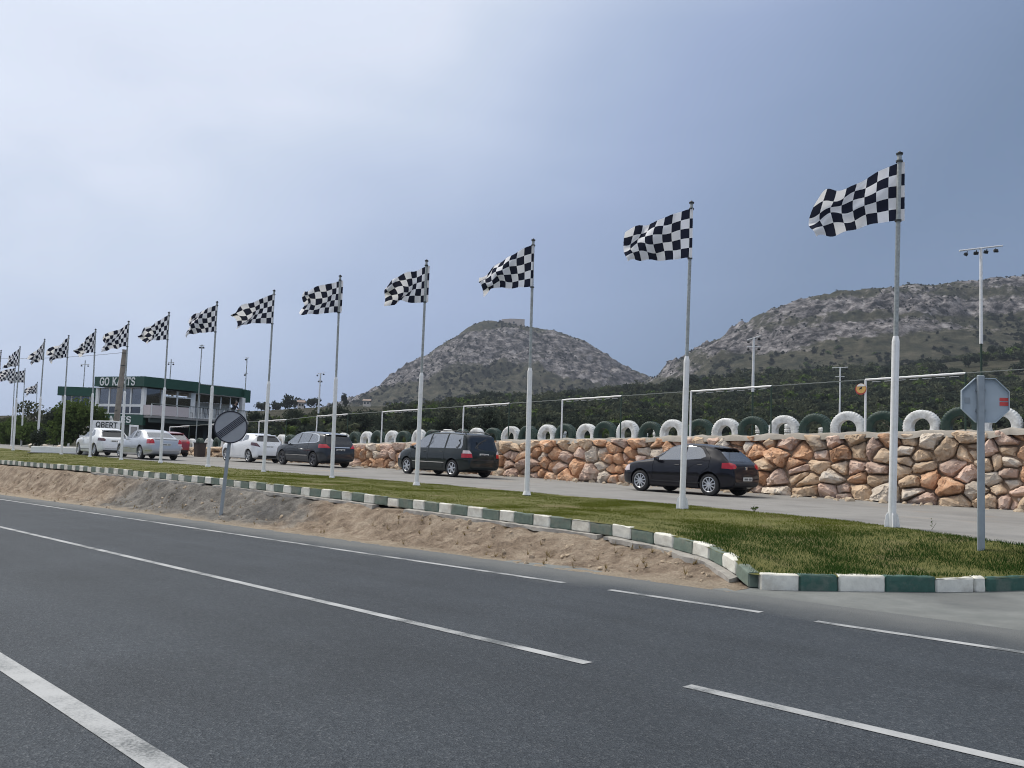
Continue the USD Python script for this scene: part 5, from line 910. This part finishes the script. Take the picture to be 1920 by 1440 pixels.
tx, wd_ = slab_text('GO KARTS', .62, .03); s0 = thing('wall_lettering', 'white raised letters reading GO KARTS on the green fascia', 'lettering', (BX, BY, 0), BA)
def front_letters(tx, wd_, z, tgt, par, xf):
    for ch_, g in tx:
        g.apply_scale([tgt / wd_, 1, 1]); v = g.vertices.copy()       # reading +x -> along -y of the local frame (to the right as seen from the front)
        g.vertices = np.stack([np.full(len(v), xf) - v[:, 2], (WB_ / 2 + tgt / 2) - v[:, 0], z + v[:, 1]], 1); g.fix_normals()
        obj('letter_' + ch_.lower(), g, 'white_paint', par, smooth=False)
front_letters(tx, wd_, 5.19, 4.3, s0, -.353)
tx, wd_ = slab_text('RACES', .50, .03); s1 = thing('wall_lettering', 'white raised letters reading RACES on the lower green band', 'lettering', (BX, BY, 0), BA); front_letters(tx, wd_, 2.22, 3.5, s1, -.143)
# left canopy behind
cn = thing('green_canopy', 'green canopy roof on posts left of the sign front, above the hedge', 'canopy', (-81.2, 25.4, 0), math.atan2(RH[1], RH[0]) - .05)
obj('fascia', cat([box((1.6, 0, 4.75), (5.4, 4.0, .75)), box((2.5, -.5, 4.28), (1.6, 2.0, .3))]), 'green_panel', cn, smooth=False)
for k in range(7): obj('post', box((-.95 + k * .8, -1.4, 2.2), (.12, .12, 4.4)), 'white_paint', cn, smooth=False)
for k in range(6): obj('glass_screen', box((-.55 + k * .8, -1.4, 3.6), (.66, .02, 1.5)), 'window_glass', cn, smooth=False)
obj('main_post', box((2.5, -1.0, 2.1), (.2, .2, 4.2)), 'green_panel', cn, smooth=False)
ob = thing('white_board', 'white board with dark capitals above the white hatchback', 'sign board', (-63.1, 20.55, 0), math.atan2(RH[1], RH[0]))
obj('board', box((.9, 0, 1.55), (1.85, .06, 1.15), bev=.01), 'white_paint', ob); 
tq = meshkit.text_mesh('QBERT', .36, .01, bold=True); w0 = tq.bounds[1][0] - tq.bounds[0][0]; tq.apply_scale([1.45 / w0, 1, 1]); upright(tq); tq.apply_translation((.17 - tq.bounds[0][0] * 0, -.035, 1.66)); obj('board_lettering', tq, 'dark_metal', ob, smooth=False)
for x in (.1, 1.7): obj('leg', box((x, .02, .5), (.06, .05, 1.0)), 'galvanised', ob)
nb = thing('notice_board', 'small pale notice board beside the white board under the building', 'notice board', (-61.3, 22.6, 0), math.atan2(RH[1], RH[0]))
obj('frame', box((0, 0, 1.35), (.62, .05, 1.1), bev=.01), 'white_paint', nb); obj('sheet', box((.02, -.03, 1.4), (.42, .012, .75)), 'slab_grey', nb, smooth=False); obj('leg', box((0, 0, .4), (.08, .04, .8)), 'galvanised', nb)

# a person leaning on the balcony rail: one continuous body
def limb(ps, rs):
    o = None
    for (a, ra), (b, rb_) in zip(zip(ps[:-1], rs[:-1]), zip(ps[1:], rs[1:])):
        h = m3.Manifold.batch_hull([m3.Manifold.sphere(ra, 14).translate(a), m3.Manifold.sphere(rb_, 14).translate(b)]); o = h if o is None else o + h
    return o
def person(label, loc, rz):
    t = thing('person', label, 'person', loc, rz)
    hip, ch, nk, hd = (0, 0, .92), (.12, 0, 1.28), (.24, 0, 1.46), (.32, 0, 1.62)
    b = limb([hip, ch], [.15, .17]) + limb([ch, nk, hd], [.15, .065, .065]) + limb([(.12, -.17, 1.36), (.12, .17, 1.36)], [.08, .08])
    hdm = m3.Manifold.sphere(.105, 24).scale((1, .82, 1.18)).translate(hd) + m3.Manifold.sphere(.022, 10).translate((hd[0] + .105, 0, hd[2] - .01)) + m3.Manifold.sphere(.02, 10).translate((hd[0], .09, hd[2])) + m3.Manifold.sphere(.02, 10).translate((hd[0], -.09, hd[2])); b = b + hdm
    for s in (-1, 1):
        b = b + limb([(0, s * .09, .92), (.02, s * .10, .5), (-.02, s * .11, .07)], [.10, .065, .045]) + limb([(-.03, s * .11, .045), (.13, s * .12, .035)], [.04, .032])
        b = b + limb([(.12, s * .2, 1.36), (.28, s * .24, 1.12), (.48, s * .12, 1.02)], [.06, .046, .034])
        for f in range(4): b = b + limb([(.48, s * .12, 1.02), (.545, s * (.085 + .022 * f), 1.015), (.575 - .006 * abs(f - 1.5), s * (.08 + .024 * f), .985)], [.028, .010, .009])
        b = b + limb([(.48, s * .10, 1.03), (.52, s * .06, 1.03)], [.018, .011])
    bm = tm(b.refine_to_length(.035)); trimesh.smoothing.filter_taubin(bm, iterations=6); obj('body', bm, 'skin', t, smooth=60)
    sh = limb([hip, ch], [.165, .185]) + limb([(.12, -.17, 1.36), (.12, .17, 1.36)], [.095, .095]) + limb([(.12, .2, 1.36), (.28, .24, 1.12), (.42, .155, 1.045)], [.072, .058, .05]) + limb([(.12, -.2, 1.36), (.28, -.24, 1.12), (.42, -.155, 1.045)], [.072, .058, .05]); obj('jacket', tm(sh), 'dark_cloth', t, smooth=50)
    tr = limb([(0, -.09, .92), (.02, -.10, .5), (-.02, -.11, .1)], [.115, .08, .065]) + limb([(0, .09, .92), (.02, .10, .5), (-.02, .11, .1)], [.115, .08, .065]); obj('trousers', tm(tr), 'dark_cloth', t, smooth=50)
    hr = m3.Manifold.sphere(.113, 24).scale((1, .85, 1.15)).translate((hd[0] - .015, 0, hd[2] + .025)) - m3.Manifold.cube((.3, .4, .3), True).translate((hd[0] + .19, 0, hd[2] - .08)); obj('hair', tm(hr), 'black_paint', t, smooth=50)
pw = np.array([BX, BY]) + E2 * 9.0 + np.array([-E2[1], E2[0]]) * (-.52)
person('person in dark clothes leaning on the balcony rail above the round sign', (pw[0], pw[1], 2.835), BA - math.pi / 2)

# ------------------------------------------------------------------ small things at the left
lw = thing('white_low_wall', 'low white wall beyond the verge at the left', 'wall', (0, 0, 0))
wx0 = np.array([(72 - 960) / 1660 * 49 * RH[k] + 49 * FH[k] for k in (0, 1)]); wang = math.atan2(RH[1], RH[0]) + .12
obj('wall_block', box((wx0[0] + 1.7 * RH[0], wx0[1] + 1.7 * RH[1], .2), (3.4, .25, .34), wang, bev=.02), 'white_paint', lw)
obj('footing', box((wx0[0] + 1.7 * RH[0], wx0[1] + 1.7 * RH[1], .02), (3.6, .5, .05), wang), 'concrete', lw)
bn = thing('litter_bin', 'dark brown litter bin standing before the low boulder wall', 'bin', (-53.2, 23.7, 0)); obj('bin_body', tm(m3.Manifold.hull_points(np.array([(s * .24, q * .24, 0) for s in (-1, 1) for q in (-1, 1)] + [(s * .28, q * .28, .85) for s in (-1, 1) for q in (-1, 1)]))), 'brown_bin', bn, smooth=False); obj('rim', cat([box((0, s * .28, .87), (.62, .05, .05)) for s in (-1, 1)] + [box((s * .28, 0, .87), (.05, .51, .05)) for s in (-1, 1)]), 'plastic_black', bn, smooth=False)

# ------------------------------------------------------------------ trees, bushes, scrub
def leaves(n, centre, rad, size, seed, lobes=9):
    g = np.random.default_rng(seed); cs = g.normal(0, 0.5, (lobes, 3)); cs /= np.maximum(np.linalg.norm(cs, axis=1, keepdims=True), .7); cr = g.uniform(.35, .6, lobes)
    k = g.integers(0, lobes, n); d = g.normal(0, 1, (n, 3)); d /= np.linalg.norm(d, axis=1, keepdims=True); p = cs[k] * .62 + d * (cr[k] * g.random(n) ** .35)[:, None]
    p = p * np.array(rad) + np.array(centre); a = g.normal(0, 1, (n, 3)); a /= np.linalg.norm(a, axis=1, keepdims=True); b = np.cross(a, g.normal(0, 1, (n, 3))); b /= np.linalg.norm(b, axis=1, keepdims=True)
    s = size * g.uniform(.6, 1.4, (n, 1)); v = np.stack([p - a * s, p + b * s * .5, p + a * s, p - b * s * .5], 1); o = np.arange(n)[:, None] * 4
    return trimesh.Trimesh(v.reshape(-1, 3), np.concatenate([o + [0, 1, 2], o + [0, 2, 3]]), process=False)
def tree(name, label, loc, h, w, mt, seed, n=900, size=.16, trunk=.28, group=None, cat_='tree'):
    t = thing(name, label, cat_, loc, 0, group); g = random.Random(seed)
    ms = [tube((0, 0, -.3), (g.uniform(-.1, .1) * w, g.uniform(-.1, .1) * w, h * .55), .05 * h ** .7, .022 * h ** .7, 8)]
    for k in range(6):
        a = g.uniform(0, 6.28); z0 = h * g.uniform(trunk, .5); ms.append(tube((0, 0, z0), (math.cos(a) * w * .4, math.sin(a) * w * .4, z0 + h * g.uniform(.15, .35)), .02 * h ** .7, .007 * h ** .7, 6))
    obj('trunk', cat(ms), 'bark', t); obj('crown', leaves(n, (0, 0, h * (trunk + (1 - trunk) / 2)), (w / 2 * 1.25, w / 2 * 1.25, h * (1 - trunk) / 2 * 1.25), size, seed), mt, t, smooth=False)
    return t
def at(s, d): return float(s * RH[0] + d * FH[0]), float(s * RH[1] + d * FH[1])
def place(px, d): return at((px - 960) / 1660 * d, d)
# tall hedge and bushes left of the building
for i, (px, d, h, w, lab, nsz) in enumerate([(155, 62, 3.3, 3.8, 'tall olive green hedge bush beside the left end of the building', (5200, .13)), (122, 63, 2.9, 2.0, 'dark spiky bush at the left of the tall hedge', (2200, .12)), (80, 84, 4.2, 4.2, 'loose tree with open crown between the left flagpoles', (1100, .17)), (38, 80, 2.4, 3.6, 'rounded bush left of the loose open tree', (2600, .15)), (62, 74, 1.9, 3.4, 'low green bush in front of the loose open tree', (2400, .14)), (8, 96, 2.5, 4.5, 'bush at the left edge of the picture', (2000, .17)), (108, 88, 1.7, 4.0, 'low dark bush between loose tree and hedge', (2000, .15))]):
    x, y = place(px, d); tree('bush' if i != 2 else 'open_tree', lab, (x, y, 0.0), h, w, 'hedge_leaf' if i in (0, 3, 4) else 'pine_leaf' if i == 1 else 'scrub_leaf', 100 + i, nsz[0], nsz[1], .06 if i != 2 else .35, cat_='bush' if i != 2 else 'tree')
x, y = place(82, 50); pl_ = thing('planter_shrub', 'dark upright shrub in a pot near the low white wall', 'potted plant', (x, y, 0)); obj('foliage', leaves(700, (0, 0, .85), (.5, .5, .7), .07, 300), 'pine_leaf', pl_, smooth=False); obj('pot', revolve([(0, 0), (.3, 0), (.38, .38), (.33, .38), (.0, .36), (0, 0)], 20), 'concrete', pl_)
for i, (px, d) in enumerate([(93, 54), (122, 54), (68, 55)]):
    x, y = place(px, d); b = trimesh.creation.icosphere(2, .2); b.vertices *= [1.3, 1, .7]; b.vertices *= (1 + .35 * (fbm(b.vertices * 3 + i * 9, 3, i) - .5))[:, None]; b.apply_translation((x, y, .3)); tag(obj('pale_rock', b, 'boulder_pale', smooth=40), f'pale rock by the low white wall, {["between the two flagpoles", "nearest the white hatchback", "leftmost of the three"][i]}', 'rock', 'pale rocks by the white wall')
for i, (x, y, h, lab) in enumerate([(-9.95, 16.35, .12, 'small leafy weed at the lane edge, right of the black hatchback'), (-6.0, 15.35, .22, 'thin weed stalk at the lane edge, right of the nearest flagpole')]):
    w_ = thing('weed', lab, 'weed', (x, y, .0)); obj('stalk', cat([tube((0, 0, 0), (.08 * math.cos(k * 2.1), .08 * math.sin(k * 2.1), h * (.6 + .13 * k)), .004, .002, 5) for k in range(5 if i == 0 else 1)]), 'scrub_leaf', w_); obj('leaf', leaves(70 if i == 0 else 14, (0, 0, h * .6), (.10 if i == 0 else .03, .08 if i == 0 else .03, h * .4), .02 if i == 0 else .015, 880 + i, 4), 'hedge_leaf', w_, smooth=False)
# dark trees showing just above the tyres
for i, (px, d, h, w, nm) in enumerate([(690, 95, 2.9, 2.6, 'rounded dark tree above the wall left of the minivan'), (768, 80, 2.9, 1.6, 'narrow dark tree behind the flagpole beside the minivan'), (836, 72, 2.9, 1.7, 'dark cypress above the minivan roof'), (862, 70, 2.9, 1.6, 'dark cypress right of the minivan roof, behind the white frame'), (915, 68, 3.7, 2.3, 'tall dark tree at the right of the minivan'), (948, 72, 2.9, 2.0, 'small dark tree behind the white tyre right of the minivan'), (1080, 90, 2.8, 3.6, 'wide dark bush below the rocky hill'), (1215, 85, 3.2, 4.2, 'wide dark bush left of the black hatchback roof'), (1420, 80, 3.4, 4.4, 'wide dark bush behind the white two bar mast'), (1690, 75, 3.6, 5.0, 'wide dark bush behind the rightmost flagpole'), (560, 110, 2.6, 3.0, 'rounded tree behind the white hatchback roof'), (640, 120, 3.0, 3.6, 'rounded tree left of the flagpole at the people carrier')]):
    x, y = place(px, d); tree('dark_tree', nm, (x, y, float(ground_z(x, y))), h, w, 'pine_leaf', 400 + i, 1300, .13, .1, 'dark trees above the tyre row')
for i, (px, d, h, w) in enumerate([(420, 330, 4.5, 6), (497, 330, 4.5, 5), (522, 330, 4.5, 3.6), (542, 300, 4.8, 4.2), (563, 340, 4.2, 6), (590, 340, 3.8, 5), (648, 380, 5.5, 2.6), (380, 330, 4, 6)]):
    x, y = place(px, d); tree('ridge_tree', f'dark tree on the low ridge left of the rocky hill, {ORD[[1, 2, 3, 4, 5, 6, 7, 0][i]]} from the left', (x, y, float(ground_z(x, y)) - .3), h, w, 'pine_leaf', 500 + i, 420, .55, .2, 'trees on the low ridge')
# scrub: leafy clumps scattered over the slopes
def scatter(name, label, protos_, mats, pos, sc, cat_=None):
    pi = UsdGeom.PointInstancer.Define(stage, '/World/' + name); tg = []
    for k, (m, mt) in enumerate(zip(protos_, mats)):
        q = usdkit.mesh(stage, f'/World/{name}/clump_{k + 1:03d}' if k else f'/World/{name}/clump', m, M[mt], smooth=False); tg.append(q.GetPath())
    n = len(pos); a = rng.uniform(0, 2 * np.pi, n)
    pi.CreatePrototypesRel().SetTargets(tg); pi.CreateProtoIndicesAttr(Vt.IntArray.FromNumpy(rng.integers(0, len(tg), n).astype(np.int32))); pi.CreatePositionsAttr(Vt.Vec3fArray.FromNumpy(pos.astype(np.float32)))
    pi.CreateOrientationsAttr(Vt.QuathArray([Gf.Quath(float(math.cos(t / 2)), 0.0, 0.0, float(math.sin(t / 2))) for t in a])); pi.CreateScalesAttr(Vt.Vec3fArray.FromNumpy(np.stack([sc, sc, sc * rng.uniform(.6, 1.1, n)], 1).astype(np.float32)))
    tag(pi.GetPrim(), label, cat_, kind='stuff')
cl = [leaves(170, (0, 0, .42), (.62, .62, .55), .13, 700 + k, 5) for k in range(5)]
def sample(n, dlo, dhi, pw=.5):
    d = dlo + (dhi - dlo) * rng.random(n) ** pw; s = rng.uniform(-.66, .66, n) * d; return s * RH[0] + d * FH[0], s * RH[1] + d * FH[1], d
x, y, d = sample(52000, 46, 790, .66)
dn = fbm(np.stack([x * .012, y * .012, 0 * x], 1), 4, 80); H_, rk, stp = hills(x, y); ok = (y > 31) & (rng.random(len(x)) < np.clip(.14 + 4.0 * (dn - .44), .05, 1)) & (rk < .3) & (rng.random(len(x)) < 1.25 - d / (640 + 260 * smooth01((x * RH[0] + y * RH[1] - 260) / 120))) & (x > -0.9 * y - 55 + 0 * x)
x, y, d = x[ok], y[ok], d[ok]; sc = rng.uniform(.7, 1.6, len(x)) * (1 + 1.5 * smooth01((d - 60) / 300)) * np.where(d < 75, .8, 1)
scatter('scrub', 'dark green scrub and low pines covering the lower slopes', cl, ['scrub_leaf', 'pine_leaf', 'scrub_leaf', 'hedge_leaf', 'pine_leaf'], np.stack([x, y, ground_z(x, y) - .15], 1), sc * 1.6)
cl2 = [leaves(60, (0, 0, .4), (.6, .6, .5), .24, 760 + k, 4) for k in range(4)]
x, y, d = sample(42000, 430, 1165, .6); H_, rk, stp = hills(x, y); dn = fbm(np.stack([x * .02, y * .02, 0 * x], 1), 4, 81)
ok = (H_ > 3) & (rng.random(len(x)) < np.where(rk > .3, .10 + .25 * (dn > .52), np.clip(.2 + 3.0 * (dn - .4), .1, 1))); x, y, d, rk = x[ok], y[ok], d[ok], rk[ok]
scatter('hill_shrubs', 'small dark shrubs dotted over the rocky hillsides', cl2, ['far_shrub'] * 4, np.stack([x, y, ground_z(x, y) - .3], 1), np.where(rk > .3, rng.uniform(1.2, 2.6, len(x)), rng.uniform(1.8, 4.2, len(x))))
# fort on the summit
fx, fy_ = at(-1.5, 1148); fz = float(ground_z(fx, fy_)) - 4
ft_ = thing('hilltop_fort', 'square stone fort on the summit of the rocky hill', 'fort', (fx, fy_, fz), math.atan2(RH[1], RH[0]))
zt_ = 174.2 - fz
obj('front_wall', tm(man(box((5, 0, zt_ / 2), (20, 14, zt_)) ) - man(box((5, 0, zt_), (18.4, 12.4, 3)))), 'fort_stone', ft_, smooth=False)
obj('left_wing', box((-10.0, 3, zt_ / 2 - .8), (10, 12, zt_ - 1.6)), 'fort_stone', ft_, smooth=False); obj('side_bastion', extr([(-5.1, -7.2), (-4.9, -6.6), (-10, 1), (-15.3, 1), (-15, -1)], zt_ - .3), 'fort_stone', ft_, smooth=False)
obj('gateway', box((1, -7.02, 5.2), (2.0, .3, 2.6)), 'dark_metal', ft_, smooth=False)
for k, (px, d, w) in enumerate([(690, 345, 2.4), (566, 300, 1.9)]):
    x, y = place(px, d); z = float(ground_z(x, y)); h = thing('far_house', f'small pale country house on the lower slope, {["below the rocky hill", "on the low ridge"][k]}', 'house', (x, y, z), math.atan2(RH[1], RH[0]) + .3 * k, 'far houses on the slope')
    obj('walls', box((0, 0, .9), (w, 3.5, 2.2)), 'house_wall', h, smooth=False); rf = extr([(-2.1, 0), (2.1, 0), (0, .8)], w + .8); rot(rf, math.pi / 2, [1, 0, 0]); rot(rf, math.pi / 2, [0, 0, 1]); rf.apply_translation((-(w + .8) / 2, 0, 1.98)); obj('roof', rf, 'house_roof', h, smooth=False)
    for q in (-.25, .25): obj('window', box((q * w, -1.76, 1.1), (.6, .06, .7)), 'dark_metal', h, smooth=False)

hz = trimesh.creation.box((3600, 3600, 420)); hz.apply_translation((0, 0, 205))
mat_h = usdkit.material(stage, '/World/Looks/haze_air', {'v': ('principled_volume', {'color': (0.72, 0.80, 0.95), 'density': 0.00013, 'anisotropy': 0.2})}, [], volume='v.volume')
tag(usdkit.mesh(stage, '/World/haze', hz, mat_h).GetPrim(), 'thin bluish haze over the hills', 'haze', kind='stuff')
